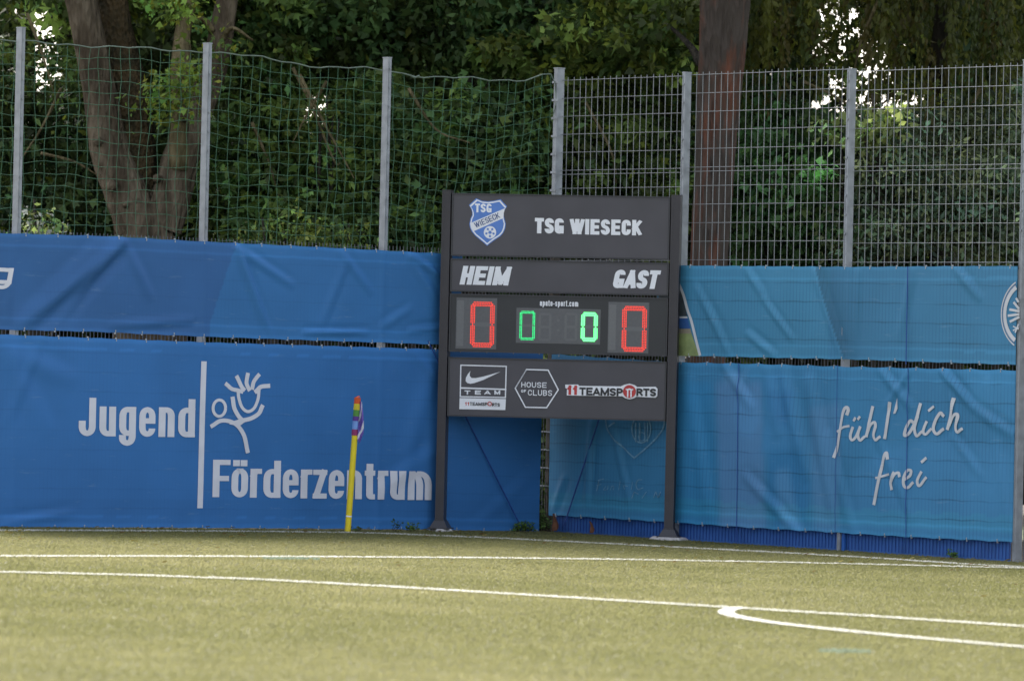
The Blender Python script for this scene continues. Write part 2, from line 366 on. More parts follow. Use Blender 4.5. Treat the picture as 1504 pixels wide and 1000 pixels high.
# ---- painted lines, measured on the ground
def gline(pts): return [G(x, y) for x, y in pts]
LN = {
 'goal_line': (gline([(-60,779.5),(0,779.6),(170,780),(340,781),(510,782.6)]), .10, 1),
 'touch_line': (gline([(510,782.6),(560,784),(730,791),(900,799.5),(1150,812.5),(1304,821.5),(1400,828),(1504,833.5),(1580,838)]), .12, 1),
 'youth_pitch_line': (gline([(-60,817.4),(0,817.5),(250,817.8),(480,818.6),(730,820.2),(900,822.3),(1150,826.6),(1304,830.2),(1420,833),(1580,837)]), .11, 1),
 'penalty_area_line': (gline([(-60,839.5),(0,841),(190,845.5),(380,852),(570,862.5),(760,874),(1060,892.5),(1280,906),(1504,921),(1600,927)]), .12, 1),
 'penalty_arc_line': (smooth_path(gline([(1085,893.6),(1071,896.4),(1066,900.5),(1076,905.3),(1105,911),(1155,918.3),(1250,928.6),(1380,941),(1504,951.5),(1620,961)]), 6), .12, 1),
}
def strip(mb, pts, wd, dz):
    vs = []
    for i, p in enumerate(pts):
        t = pts[min(i+1, len(pts)-1)] - pts[max(i-1, 0)]; t = t[:2]/np.linalg.norm(t[:2]); n = np.array([-t[1], t[0]])
        for sg in (1, -1): q = p[:2]+n*wd/2*sg; vs.append(P3(q, dz))
    mb.add(vs, [(2*i, 2*i+1, 2*i+3, 2*i+2) for i in range(len(pts)-1)])
lineobj = {}
for i, (nm, (pts, wd, c)) in enumerate(LN.items()):
    mb = MB(); strip(mb, pts, wd, .004+.002*i); lineobj[nm] = tag(mb.build(nm, M['line']), kind='structure')
# ---- turf fibres
N_ = 680000
Y = 29 + (66-29)*rng.random(N_)**0.9; Xp = (rng.random(N_)*2-1)*(Y*.0885*1.5)
p2 = np.stack([Xp, Y], 1); c2 = np.array(CORNER[:2])
okm = ((p2-c2)@WL.n[:2] > .04) & ((p2-c2)@WR.n[:2] > .04)
p2 = p2[okm]; N_ = len(p2)
def dist_to(pts, P):
    d = np.full(len(P), 9.0)
    for a_, b_ in zip(pts[:-1], pts[1:]):
        a_, b_ = a_[:2], b_[:2]; ab = b_-a_; t = np.clip(((P-a_)@ab)/(ab@ab), 0, 1); d = np.minimum(d, np.linalg.norm(P-(a_+t[:, None]*ab), axis=1))
    return d
def blades(name, P, col, hgt, parent=None):
    n = len(P); th = rng.random(n)*2*math.pi; wdt = .0045+.0035*rng.random(n); h = hgt*(.6+.6*rng.random(n))
    lean = (rng.random((n, 2))-.5)*.035 + np.array([.004, -.004])
    z0 = GS*P[:, 0]; V = np.empty((n, 3, 3))
    V[:, 0] = np.stack([P[:, 0]-np.cos(th)*wdt, P[:, 1]-np.sin(th)*wdt, z0], 1); V[:, 1] = np.stack([P[:, 0]+np.cos(th)*wdt, P[:, 1]+np.sin(th)*wdt, z0], 1)
    V[:, 2] = np.stack([P[:, 0]+lean[:, 0], P[:, 1]+lean[:, 1], z0+h], 1)
    FC = np.arange(3*n).reshape(n, 3); tone = np.repeat(col, 3, axis=0)
    return np_mesh(name, V.reshape(-1, 3), FC, 3, M['blade'], tone, parent)
white = np.zeros(N_, bool); 
for nm, (pts, wd, c) in LN.items():
    near = dist_to(pts, p2) < wd/2
    near &= ~white
    k = near & (rng.random(N_) < .93); white |= near
    base = np.array([.64,.63,.58])*(.8+.3*rng.random((k.sum(), 1)))
    # denser pile along the line
    PP = np.repeat(p2[k], 5, axis=0) + (rng.random((k.sum()*5, 2))-.5)*np.array([.06,.06]); bb = np.repeat(base, 5, axis=0)
    inn = dist_to(pts, PP) < wd/2
    o = blades('white_turf_pile', PP[inn], bb[inn], .020, lineobj[nm]); tag(o, kind='stuff')
BLUE = [gline([(402,821.3),(452,821.3)]), gline([(1222,957.5),(1256,957.5)])]
blu = np.zeros(N_, bool)
for b_ in BLUE: blu |= dist_to(b_, p2) < .12
for b_ in BLUE:
    k = dist_to(b_, p2) < .10; P_ = np.repeat(p2[k], 3, axis=0)+(rng.random((k.sum()*3, 2))-.5)*.05
    o = blades('faded_blue_pitch_mark', P_, np.tile(np.array([.22,.275,.21]), (len(P_), 1)), .025); tag(o, kind='stuff')
g_ = ~(white | blu); P_ = p2[g_]
def vnoise(P, sx, sy, seed):
    r = np.random.default_rng(seed); T = r.random((64, 64)); x = P[:, 0]/sx+31.3; y = P[:, 1]/sy+7.7
    i = np.floor(x).astype(int); j = np.floor(y).astype(int); u = x-i; v = y-j; u = u*u*(3-2*u); v = v*v*(3-2*v)
    g = lambda a, b: T[a % 64, b % 64]
    return (g(i,j)*(1-u)+g(i+1,j)*u)*(1-v)+(g(i,j+1)*(1-u)+g(i+1,j+1)*u)*v
m1 = vnoise(P_, 2.6, 1.6, 1); m2 = vnoise(P_, .5, .9, 2); m3 = vnoise(P_, 6, 4, 3)
mixv = np.clip(.5 + .55*(m1-.5) + .35*(m2-.5) + .5*(m3-.5) + .26*(rng.random(len(P_))-.5) + .30*(vnoise(P_, 9, .55, 9)-.5), 0, 1)[:, None]
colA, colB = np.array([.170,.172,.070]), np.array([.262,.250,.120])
dw = np.minimum((P_-c2)@WL.n[:2], (P_-c2)@WR.n[:2])[:, None]; mixv = np.clip(mixv-.22*np.exp(-(dw/3.2)**1.5), 0, 1)      # tree shade along the fences, painted in as darker, greener fibres
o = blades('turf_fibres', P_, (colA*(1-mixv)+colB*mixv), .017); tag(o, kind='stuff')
# ---- scattered small yellow leaves and bits near the fence
n = 420; q = []
while len(q) < n:
    px = random.uniform(-20, 1520); base = 781+max(0, px-560)*.051
    py = base + abs(random.gauss(0, 11)) - 3 + (0 if random.random() < .85 else random.uniform(0, 60))
    g = G(px, py)
    if (g[:2]-c2)@WL.n[:2] > .03 and (g[:2]-c2)@WR.n[:2] > .03: q.append(g)
V, FC, TN = [], [], []
for g in q:
    s_ = random.uniform(.012, .034); t = random.uniform(0, 6.28); up = random.uniform(.1, .7)
    for k in range(4):
        a_ = t+k*math.pi/2; V.append((g[0]+math.cos(a_)*s_, g[1]+math.sin(a_)*s_, gz(g[0])+.028+(.5+.5*math.cos(a_+1))*s_*up))
    FC.append((len(V)-4, len(V)-3, len(V)-2, len(V)-1)); c = random.choice([(.62,.52,.16), (.5,.38,.12), (.66,.6,.3), (.35,.2,.08)]); TN += [c]*4
tag(np_mesh('fallen_leaves', np.array(V), np.array(FC), 4, M['litter'], np.array(TN)), kind='stuff')

# ================================================================== FENCES
def bay_posts(S, pxs, ztop, sz_along=.045, depth=.075): ...
LTOP = [(28,42),(302,65),(566,86)]
lf = empty('fence', (WL.pt(-5, 0)[0], WL.pt(-5, 0)[1], 0))
tag(lf, 'left fence of bare grey posts carrying the darker blue banners and green net', 'fence')
def post(S, a, ztop, parent, m=M['galv'], wa=.046, dp=.078, caps=True):
    mb = MB(); g = S.g(a)
    mb.sbox(S, a-wa/2, a+wa/2, g-.02, ztop, -.012, dp); mb.sbox(S, a-wa/2-.004, a+wa/2+.004, ztop, ztop+.012, -.016, dp+.004)
    # shallow groove and clip bolts on the front face
    mb.sbox(S, a-wa/2+.008, a-wa/2+.016, g+.1, ztop-.02, dp, dp+.004)
    z = ztop-.12
    while z > 3.2: mb.sbox(S, a-.010, a+.010, z-.010, z+.010, dp+.003, dp+.012); z -= .2
    return mb.build('post', m, parent)
# each post stands where its head shows in the photograph
for x, y in LTOP + [(-246, 18)]:
    a, b = WL.px(x, y); post(WL, a, b, lf)
def lower_mesh(S, a0, a1, z0, z1, parent, m, off=-.02):
    mb = MB(); n = int(abs(a1-a0)/.05)
    for i in range(n+1):
        a = a0+(a1-a0)*i/n; mb.sbox(S, a-.0028, a+.0028, z0, z1, off-.0028, off+.0028)
    z = z0+.05
    while z < z1: mb.sbox(S, min(a0, a1), max(a0, a1), z-.003, z+.003, off+.004, off+.010); mb.sbox(S, min(a0, a1), max(a0, a1), z-.003, z+.003, off-.012, off-.006); z += .2
    o = mb.build('wire_mesh', m, parent); return tag(o, kind='stuff')
LZ = 3.06
for a0, a1 in ((-10.0,-7.5), (-7.5,-5.0), (-5.0,-2.5), (-2.5,-.06)): lower_mesh(WL, a0, a1, WL.g(a1)+.05, WL.px(620,363)[1], lf, M['dark_rod'])
# thin blue cable running down the left wall, crossing behind the board
mb = MB(); A = WL.px(620,500); B = WL.px(757,781); mb.tube([WL.pt(A[0],A[1],.09), WL.pt(B[0],B[1]-.03,.16)], .008, 6); mb.build('cable', M['blue_rod'], lf)
adopt(lf)

rf = empty('fence', (WR.pt(4, 0)[0], WR.pt(4, 0)[1], 0))
tag(rf, 'right fence of grey double wire mesh on tall posts, above the paler blue banners', 'fence')
RP = [(1012.5,108),(1254.5,103),(1513,90),(1772,80)]
pa = []
for x, y in RP: a, b = WR.px(x, y); pa.append(a); post(WR, a, b, rf)
a, b = WL.px(815,101); mb = MB(); mb.sbox(WR, -.03, .03, 3.05, b, -.04, .06); mb.sbox(WR, -.036, .036, b, b+.012, -.046, .066); 
z = b-.15
while z > 3.1: mb.sbox(WR, -.05, .05, z-.012, z+.012, .058, .070); z -= .2
mb.build('corner_post', M['galv'], rf)
mb = MB(); mb.sbox(WR, -.032, .032, -.03, 3.05, -.042, .062); mb.build('weathered_corner_post', M['old_post'], rf)
mb = MB(); z = 2.9
while z > .3: mb.sbox(WR, -.11, .05, z-.008, z+.008, .062, .074); z -= .2
tag(mb.build('clamp', M['galv'], rf), kind='stuff')
bays = [(.045, pa[0]-.03), (pa[0]+.03, pa[1]-.03), (pa[1]+.03, pa[2]-.03), (pa[2]+.03, pa[2]+2.44)]
ztop = [WR.px(1000,112)[1], WR.px(1130,106)[1], WR.px(1400,100)[1], WR.px(1400,100)[1]]
zmid = WR.px(1130,252)[1]; zlow = WR.px(1130, 400)[1]
rod_me = {}
def shared_rod(L, w, name, d2=0.0):
    key = (round(L, 3), w, d2)
    if key not in rod_me:
        mb = MB()
        for off in ((0.0,) if not d2 else (-d2, d2)):
            n = 6; vs = []
            for zz in (0, L):
                for k in range(n): vs.append((w*math.cos(2*math.pi*k/n)+off, w*math.sin(2*math.pi*k/n), zz))
            mb.add(vs, [(k, (k+1) % n, n+(k+1) % n, n+k) for k in range(n)] + [tuple(range(n))[::-1], tuple(range(n, 2*n))])
        o = mb.build(name, M['rod']); rod_me[key] = o.data; bpy.data.objects.remove(o)
    return rod_me[key]
def place(me, name, origin, xax, zax, parent):
    o = bpy.data.objects.new(name, me); COL.objects.link(o); o.parent = parent
    x = Vector(xax); z = Vector(zax); y = z.cross(x)
    Mx = Matrix((x, y, z)).transposed().to_4x4(); Mx.translation = Vector(origin)
    o.matrix_parent_inverse = Matrix.Translation(-Vector(parent.location)); o.matrix_basis = Mx; return o
for (a0, a1), zt in zip(bays, ztop):
    n = int(round((a1-a0+.06)/.1)); L = zt-zlow+.03
    for i in range(1, n):
        a = a0-.03+(a1-a0+.06)*i/n
        place(shared_rod(L, .0038, 'vertical_rod'), 'vertical_rod', WR.pt(a, zlow-.0+random.uniform(-.004,.004), -.022), WR.d, (random.gauss(0,.0008), random.gauss(0,.0008), 1), rf)
    rows = [zt-.2*k for k in range(int((zt-zlow)/.2)+1)] + [zt-.2*5-.045]
    for z in rows:
        place(shared_rod(a1-a0+.02, .0034, 'horizontal_rod', .0050), 'horizontal_rod', WR.pt(a0-.01, z, -.022), WR.n, WR.d, rf)
for a0, a1 in bays: lower_mesh(WR, a0, a1, WR.g(a1)+.04, WR.px(1130,395)[1], rf, M['dark_rod'], off=-.03)
# rods of the low blue painted mat stand in front of the plinth board
def rods_low(a0, a1, m, off):
    mb = MB(); n = int((a1-a0)/.05)
    for i in range(n+1):
        a = a0+(a1-a0)*i/n; g = WR.g(a); mb.sbox(WR, a-.003, a+.003, g+.02, g+.42, off, off+.006)
    return tag(mb.build('painted_wire_mesh', m, rf), kind='stuff')
aend = WR.px(1488,700)[0]
rods_low(.10, aend, M['blue_rod'], .030)
mb = MB(); A = WR.px(897,600); B = WR.px(838,772); mb.tube([WR.pt(A[0],A[1],.12), WR.pt(B[0],B[1],.10)], .007, 6); mb.build('cable', M['blue_rod'], rf)
for x in (1244,): a = WR.px(x, 800)[0]; mb = MB(); g = WR.g(a); mb.sbox(WR, a-.022, a+.022, g, g+.36, .036, .06); mb.build('painted_post_foot', M['blue_post'], rf)
adopt_skip = True
for c in rf.children:
    if c.name.split('.')[0] in ('post','corner_post','weathered_corner_post','clamp','wire_mesh','painted_wire_mesh','cable','painted_post_foot'): c.matrix_parent_inverse = Matrix.Translation(-Vector(rf.location))

# ---- blue plinth board at the foot of the right fence
mb = MB(); x_ = .09; k = 0; edges = [.09, WR.px(1084,790)[0], WR.px(1244,790)[0], WR.px(1330,800)[0], aend]
pl = empty('blue_plinth_board', tuple(WR.pt(3, 0))); pl.location.z = 0
tag(pl, 'low saturated blue board along the turf below the paler banner', 'plinth board')
for a0, a1 in zip(edges[:-1], edges[1:]):
    mb = MB(); zt0 = WR.px(900,766)[1]+.03
    z0, z1 = WR.g(a0)-.01, WR.g(a1)-.01
    tz = lambda a: np.interp(a, [WR.px(812,757)[0], WR.px(985,768)[0], WR.px(1110,776)[0], WR.px(1304,787)[0], WR.px(1488,797)[0]], [WR.px(812,757)[1], WR.px(985,768)[1], WR.px(1110,776)[1], WR.px(1304,787)[1], WR.px(1488,797)[1]])+.04
    mb.hexa([WR.pt(a0+.003,z0,.022), WR.pt(a1-.003,z1,.022), WR.pt(a1-.003,tz(a1),.022), WR.pt(a0+.003,tz(a0),.022), WR.pt(a0+.003,z0,.004), WR.pt(a1-.003,z1,.004), WR.pt(a1-.003,tz(a1),.004), WR.pt(a0+.003,tz(a0),.004)])
    mb.build('board_panel', M['plinth'], pl)
adopt(pl)

# ================================================================== BANNERS
WL.poff = .09; WR.poff = .088      # the banners hang this far in front of the fence line
def crease_fn(S, creases, seed, low=.006, ties=(), bulges=()):
    """relief of a hung cloth: named folds (from, to, width, height) + slow billow"""
    C_ = []
    for (x0, y0, x1, y1, wd, amp) in creases:
        p, q = np.array(S.px(x0, y0)), np.array(S.px(x1, y1)); C_.append((p, q, wd, amp*1.3))
    r = random.Random(seed); W = [(r.uniform(.5, 2.4), r.uniform(.5, 3.2), r.uniform(0, 6.3), r.uniform(.3, 1)) for _ in range(7)]
    W2 = [(r.uniform(4, 9), r.uniform(-6, 6), r.uniform(0, 6.3)) for _ in range(4)]
    def f(a, b):
        d = low + .0
        d += low*.55*sum(w_[3]*math.sin(w_[0]*a*1.6+w_[1]*b+w_[2]) for w_ in W)*.5
        d += .0008*sum(math.sin(w_[0]*a+w_[1]*b+w_[2]) for w_ in W2)
        P = np.array([a, b])
        for p, q, wd, amp in C_:
            pq = q-p; L2 = pq@pq; t = ((P-p)@pq)/L2; tc = min(max(t, 0), 1)
            off = P-(p+tc*pq); dist = math.hypot(off[0], off[1])
            side = (pq[0]*off[1]-pq[1]*off[0]); s_ = dist/wd
            if s_ < 3.2:
                fade = math.sin(math.pi*min(max(t*.86+.10, 0), 1))**.6
                d += amp*fade*math.exp(-s_*s_)*(1.0)
                d -= amp*.55*fade*math.exp(-((dist-1.5*wd)/(.8*wd))**2)*(1 if side > 0 else .2)
        for (bx, bw, ba) in bulges: d += ba*math.exp(-((a-bx)/bw)**2)
        return d
    return f
def interp_px(S, pts):
    q = sorted(S.px(x, y) for x, y in pts); A_ = [p[0] for p in q]; B_ = [p[1] for p in q]
    return lambda a: float(np.interp(a, A_, B_))
def banner(name, S, a0, a1, top, bot, disp, colfn, m, off, cell=.025, parent=None, edge_wave=.006, seed=0):
    nx = max(2, int((a1-a0)/cell)); nz = max(2, int((top((a0+a1)/2)-bot((a0+a1)/2))/cell)); V, T, Fl = [], [], []
    r = random.Random(seed); ph = r.uniform(0, 6)
    for j in range(nz+1):
        for i in range(nx+1):
            a = a0+(a1-a0)*i/nx; tp = top(a)-edge_wave*abs(math.sin(a*math.pi/.4+ph)); bt = bot(a)+edge_wave*(abs(math.sin(a*math.pi/.4+ph+.7))); b = bt+(tp-bt)*j/nz
            V.append(S.pt(a, b, off+disp(a, b))); T.append(colfn(a, b, (tp-b), (b-bt))); Fl.append((a, b-bt, 0))
    FC = [(j*(nx+1)+i, j*(nx+1)+i+1, (j+1)*(nx+1)+i+1, (j+1)*(nx+1)+i) for j in range(nz) for i in range(nx)]
    o = np_mesh(name, np.array(V), np.array(FC), 4, m, np.array(T), parent, smooth=True)
    at = o.data.attributes.new('flat', 'FLOAT_VECTOR', 'POINT'); at.data.foreach_set('vector', np.array(Fl, np.float32).ravel())
    return o
def hem(c, dt, db):          # stitched double hem 13 cm in from the edges, slightly paler
    k = 1.0
    for d in (dt, db):
        if abs(d-.125) < .012: k = 1.25
        elif d < .03: k = 1.22
        elif d < .125: k = 1.05
    return tuple(v*k for v in c)
def inpoly(x, y, poly):
    c = False; n = len(poly)
    for i in range(n):
        x0, y0 = poly[i]; x1, y1 = poly[i-1]
        if (y0 > y) != (y1 > y) and x < (x1-x0)*(y-y0)/(y1-y0)+x0: c = not c
    return c
def eyelets(S, a0, a1, top, bot, disp, off, parent, step=.4, edges='tb'):
    mb = MB(); a = a0+.12
    while a < a1:
        for e in edges:
            aa = a+random.uniform(-.02,.02); b = (top(aa)-.022) if e == 't' else (bot(aa)+.024)
            s_ = .009; d = off+disp(aa, b)+.004; b_ = b+(.014 if e == 't' else -.01)
            mb.add([S.pt(aa+s_*math.cos(k*math.pi/3), b+s_*math.sin(k*math.pi/3), d) for k in range(6)], [tuple(range(6))])
            mb.sbox(S, aa-.003, aa+.003, b, b+(.032 if e == 't' else -.034), d-.02, d+.001)
        a += step*random.uniform(.96, 1.04)
    return tag(mb.build('eyelets', M['eyelet'], parent), kind='stuff')

# ---- left, lower: "Jugend | Förderzentrum"
LLB = empty('banner', tuple(WL.pt(-4, 0, .1))); tag(LLB, 'large dark blue banner reading Jugend Förderzentrum behind the corner flag', 'banner')
top = interp_px(WL, [(-80,488.5),(0,490.6),(300,502),(645,512.5),(793,517)]); bot = interp_px(WL, [(-80,774),(0,774.5),(250,775),(480,776.5),(645,778),(793,781)])
a0 = WL.px(-70,600)[0]; a1 = WL.px(793.5,700)[0]
posts_l = [WL.px(x, 600)[0] for x in (26-3, 300-4, 562-4)]
dLL = crease_fn(WL, [(0,500,70,640,.12,.010),(20,520,110,560,.10,.012),(60,498,10,620,.07,.008),(0,770,110,752,.05,.010),(640,520,590,700,.12,.012),(600,512,648,560,.06,.012),(560,720,648,655,.09,.010),(700,770,790,690,.08,.006)], 3, low=.006, bulges=[(a, .04, .006) for a in posts_l])
c_ll = (.036,.158,.41)
def col_ll(a, b, dt, db):
    k = 1.0
    if b < .35: k *= .94
    return hem(tuple(v*k for v in c_ll), dt, db)
o_ll = banner('banner_cloth', WL, a0, a1, top, bot, dLL, col_ll, M['banner_l'], .085, .028, LLB, seed=1)
eyelets(WL, a0, a1, top, bot, dLL, .085, LLB)
ink = Ink(WL, .089, dLL, .05)
def zpx(x0, y0, k, x1=0, y1=0): return lambda zx, zy: (x0+zx/k, y0+zy/k)
cA = zpx(100, 520, 4.167)
def letter_px(ink, ch, x0, x1, ybase, ycap, wpx, wpy, mi=0):
    S = ink.S; a0, b0 = S.px(x0, ybase); a1, _ = S.px(x1, ybase); _, b1 = S.px(x0, ycap)
    kx = abs(S.px(x0+1, ybase)[0]-a0); kz = abs(S.px(x0, ybase-1)[1]-b0); glyph(ink, ch, a0, a1, b0, b1, wpx*kx, wpy*kz, mi)
for ch, x0, x1 in (('J',60,165),('u',187,288),('g',308,410),('e',430,530),('n',550,648),('d',670,773)):
    X0, X1 = 100+x0/4.167, 100+x1/4.167; t = (X0-114)/(285-114); yb = 640+2.0*t; yc = 583.6+2.4*t
    letter_px(ink, ch, X0, X1, yb, yc, 10.2 if ch != 'e' else 9.6, 8.0)
ink.build('lettering', M['banner_white'], LLB); ink = Ink(WL, .089, dLL, .05)
yF = lambda X0: (729.6+4.8*(X0-311)/321, 674.8+5.2*(X0-311)/321)
for ch, x0, x1 in (('F',48,155),('ö',163,265),('r',278,348),('d',358,462),('e',475,572),('r',585,655),('z',660,745),('e',755,850),('n',866,960),('t',978,1040),('r',1055,1120),('u',1130,1222),('m',1240,1385)):
    X0, X1 = 300+x0/4.166, 300+x1/4.166; yb, yc = yF(X0)
    letter_px(ink, ch, X0, X1, yb, yc, 10.0 if ch not in 'ez' else 9.2, 7.6)
ink.build('lettering', M['banner_white'], LLB)
ink = Ink(WL, .089, dLL, .05)
kx = abs(WL.px(300,600)[0]-WL.px(301,600)[0]); kz = abs(WL.px(300,600)[1]-WL.px(300,601)[1])
ink.ribbon([WL.px(299,530.5), WL.px(293.2,746)], 8.2*kx, 8.2*kz, cap=False)
def strk(pts, wpx, n=5):
    ink.ribbon([tuple(p) for p in smooth_path([WL.px(*cA(x, y)) for x, y in pts], n)], wpx/4.167*kx, wpx/4.167*kz)
strk([(970,185),(1000,212),(1040,222),(1058,228)], 24); strk([(1034,142),(1058,195),(1072,214)], 24); strk([(1097,126),(1090,175),(1104,214)], 24)
strk([(1162,130),(1135,168),(1126,205)], 24); strk([(1222,194),(1178,200),(1150,226)], 26)
strk([(1038,222),(1043,270),(1062,325),(1097,351),(1136,330),(1160,275),(1166,220)], 19)
strk([(1006,272),(1015,330),(1040,378),(1062,402)], 25); strk([(1184,322),(1165,362),(1118,392),(1066,405),(1025,418)], 26)
strk([(882,438),(930,408),(985,410),(1035,438),(1075,500),(1095,592)], 25); strk([(1000,418),(1040,425),(1066,408)], 26)
A = WL.px(*cA(924,330)); ink.ring(A, 38/4.167*kx, 50/4.167*kz, 18/4.167*kx, wy=18/4.167*kz)
ink.build('figure_emblem', M['banner_white'], LLB); adopt(LLB)

# ---- left, upper
LUB = empty('banner', tuple(WL.pt(-4, 2, .1))); tag(LUB, 'long creased dark blue banner under the green net, letter g at its left end', 'banner')
top = interp_px(WL, [(-80,338.5),(0,342),(145,346),(302,354.5),(450,361.5),(645,371.8)]); bot = interp_px(WL, [(-80,481),(0,484.5),(145,488),(300,495),(450,500),(645,506.5)])
a1 = WL.px(676,440)[0]; a0 = WL.px(-70,440)[0]
dLU = crease_fn(WL, [(178,352,28,478,.10,.040),(176,356,90,462,.07,.022),(150,350,60,430,.06,.010),(182,356,222,440,.06,.012),(346,364,430,420,.045,.016),(346,366,386,478,.05,.022),(352,372,400,500,.04,.012),(500,370,545,430,.05,.015),(510,380,470,480,.06,.009),(602,374,648,408,.045,.030),(600,378,640,440,.05,.015),(446,488,540,488,.03,.022),(600,486,660,480,.04,.016),(560,480,606,452,.05,.010),(20,350,10,470,.06,.010),(280,470,160,478,.05,.012)], 8, low=.010, bulges=[(a, .04, .008) for a in posts_l])
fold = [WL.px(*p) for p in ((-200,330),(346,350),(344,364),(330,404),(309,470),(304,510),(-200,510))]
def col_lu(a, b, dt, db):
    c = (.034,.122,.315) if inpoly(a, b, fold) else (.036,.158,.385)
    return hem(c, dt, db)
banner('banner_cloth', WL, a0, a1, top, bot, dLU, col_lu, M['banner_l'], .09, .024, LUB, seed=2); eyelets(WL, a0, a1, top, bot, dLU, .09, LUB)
ink = Ink(WL, .095, dLU, .03); A0, B0 = WL.px(-16,417); A1, _ = WL.px(14,417); B1 = WL.px(-16,386)[1]
glyph(ink, 'g', A0, A1, B0, B1, .058, .040, shear=.2); ink.build('lettering', M['banner_white'], LUB); adopt(LUB)

# ---- right, upper
RUB = empty('banner', tuple(WR.pt(4, 2, .1))); tag(RUB, 'upper pale blue banner right of the scoreboard with a round club emblem at its end', 'banner')
top = interp_px(WR, [(960,389),(1000,389.6),(1254,391.5),(1495,390)]); bot = interp_px(WR, [(960,522),(1003,523),(1254,528.5),(1495,536.5)])
a0, a1 = WR.px(966,450)[0], WR.px(1494,450)[0]
posts_r = [WR.px(1248,450)[0]-.0]
dRU = crease_fn(WR, [(1096,394,1124,440,.05,.014),(1122,440,1165,500,.04,.014),(1040,450,1072,524,.05,.012),(1022,420,1052,480,.05,.010),(1098,490,1140,524,.045,.016),(1198,400,1236,522,.06,.020),(1402,392,1440,440,.05,.016),(1340,400,1320,500,.06,.008),(1260,400,1256,520,.05,.008)], 12, low=.007, bulges=[(posts_r[0], .05, .010)])
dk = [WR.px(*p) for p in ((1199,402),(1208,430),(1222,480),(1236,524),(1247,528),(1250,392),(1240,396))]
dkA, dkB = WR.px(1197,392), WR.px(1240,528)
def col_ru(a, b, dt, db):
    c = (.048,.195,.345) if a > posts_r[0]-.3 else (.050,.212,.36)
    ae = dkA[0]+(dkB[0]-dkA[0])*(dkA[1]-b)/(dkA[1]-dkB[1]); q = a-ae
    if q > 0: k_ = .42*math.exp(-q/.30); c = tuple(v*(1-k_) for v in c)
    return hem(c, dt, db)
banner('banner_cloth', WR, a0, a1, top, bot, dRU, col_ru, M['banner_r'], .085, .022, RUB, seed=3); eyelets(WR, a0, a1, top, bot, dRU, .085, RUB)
cB = zpx(980, 380, 5.37)
def wr_poly(ink, pts, mi=0): ink.poly([WR.px(*p) for p in pts], mi)
ph = MB(); inkp = Ink(WR, .090, dRU, .04)
def quad(x0l, x0r, y0, x1l, x1r, y1, mi):
    for k in range(3):
        t0, t1 = k/3, (k+1)/3; L = lambda a, b, t: a+(b-a)*t
        wr_poly(inkp, [cB(L(x0l,x1l,t0), L(y0,y1,t0)), cB(L(x0l,x1l,t1), L(y0,y1,t1)), cB(L(x0r,x1r,t1), L(y0,y1,t1)), cB(L(x0r,x1r,t0), L(y0,y1,t0))], mi); inkp.k -= 1
M['photo_dark'] = mat('photo_dark_print', (.045,.06,.07), .7, .3, 10); M['photo_blue'] = mat('photo_blue_print', (.03,.10,.30), .7, .1, 10)
M['photo_sand'] = mat('photo_sand_print', (.25,.22,.17), .7, .2, 10); M['photo_grass'] = mat('photo_grass_print', (.22,.27,.11), .7, .2, 10)
quad(-60,100,200,-60,165,452,0); quad(-60,165,455,-60,168,470,1); quad(-60,168,470,-60,190,550,2); quad(-60,190,552,-60,200,590,3); quad(-60,200,590,-60,262,766,4)
inkp.k += 1
inkp.ribbon([tuple(p) for p in smooth_path([WR.px(*cB(x, y)) for x, y in ((98,195),(135,290),(165,400),(200,500),(238,650),(268,764))], 5)], .042, .022, 1, cap=False)
inkp.build('printed_photograph', [M['photo_dark'], M['banner_grey'], M['photo_blue'], M['photo_sand'], M['photo_grass']], RUB)
# round emblem cut by the banner's end
ink = Ink(WR, .090, dRU, .03); c = WR.px(1509,461); kx_ = abs(WR.px(1480,461)[0]-WR.px(1481,461)[0]); kz_ = abs(WR.px(1480,461)[1]-WR.px(1480,462)[1]); Rr = 52*kz_
acut = math.acos((c[0]-a1+.02)/Rr)
ink.ring(c, Rr, Rr, .014, 0, 24, math.pi-acut, math.pi+acut); ink.ring(c, Rr-.045, Rr-.045, .052, 0, 24, math.pi-acut+.05, math.pi+acut-.05)
ink.ring(c, Rr-.024, Rr-.024, .006, 1, 24, math.pi-acut+.02, math.pi+acut-.02)
cE = zpx(1380, 380, 4.548)
for pts, w_ in (([(528,285),(520,268)],.030),([(530,330),(505,295)],.034),([(530,350),(480,340)],.036),([(528,372),(470,380)],.036),([(530,392),(482,418)],.036),([(530,440),(512,490)],.02),([(500,452),(530,470)],.018),([(500,478),(530,462)],.018)):
    ink.ribbon([WR.px(*cE(*p)) for p in pts], w_, w_*.7, 0)
ink.build('round_emblem', [M['banner_grey'], M['navy_print']], RUB)
mb = MB(); A = WR.px(1336,392); B = WR.px(1333,535); mb.tube([WR.pt(A[0],A[1],.115), WR.pt(B[0],B[1],.112)], .005, 5); mb.build('cord', M['blue_cord'], RUB); adopt(RUB)

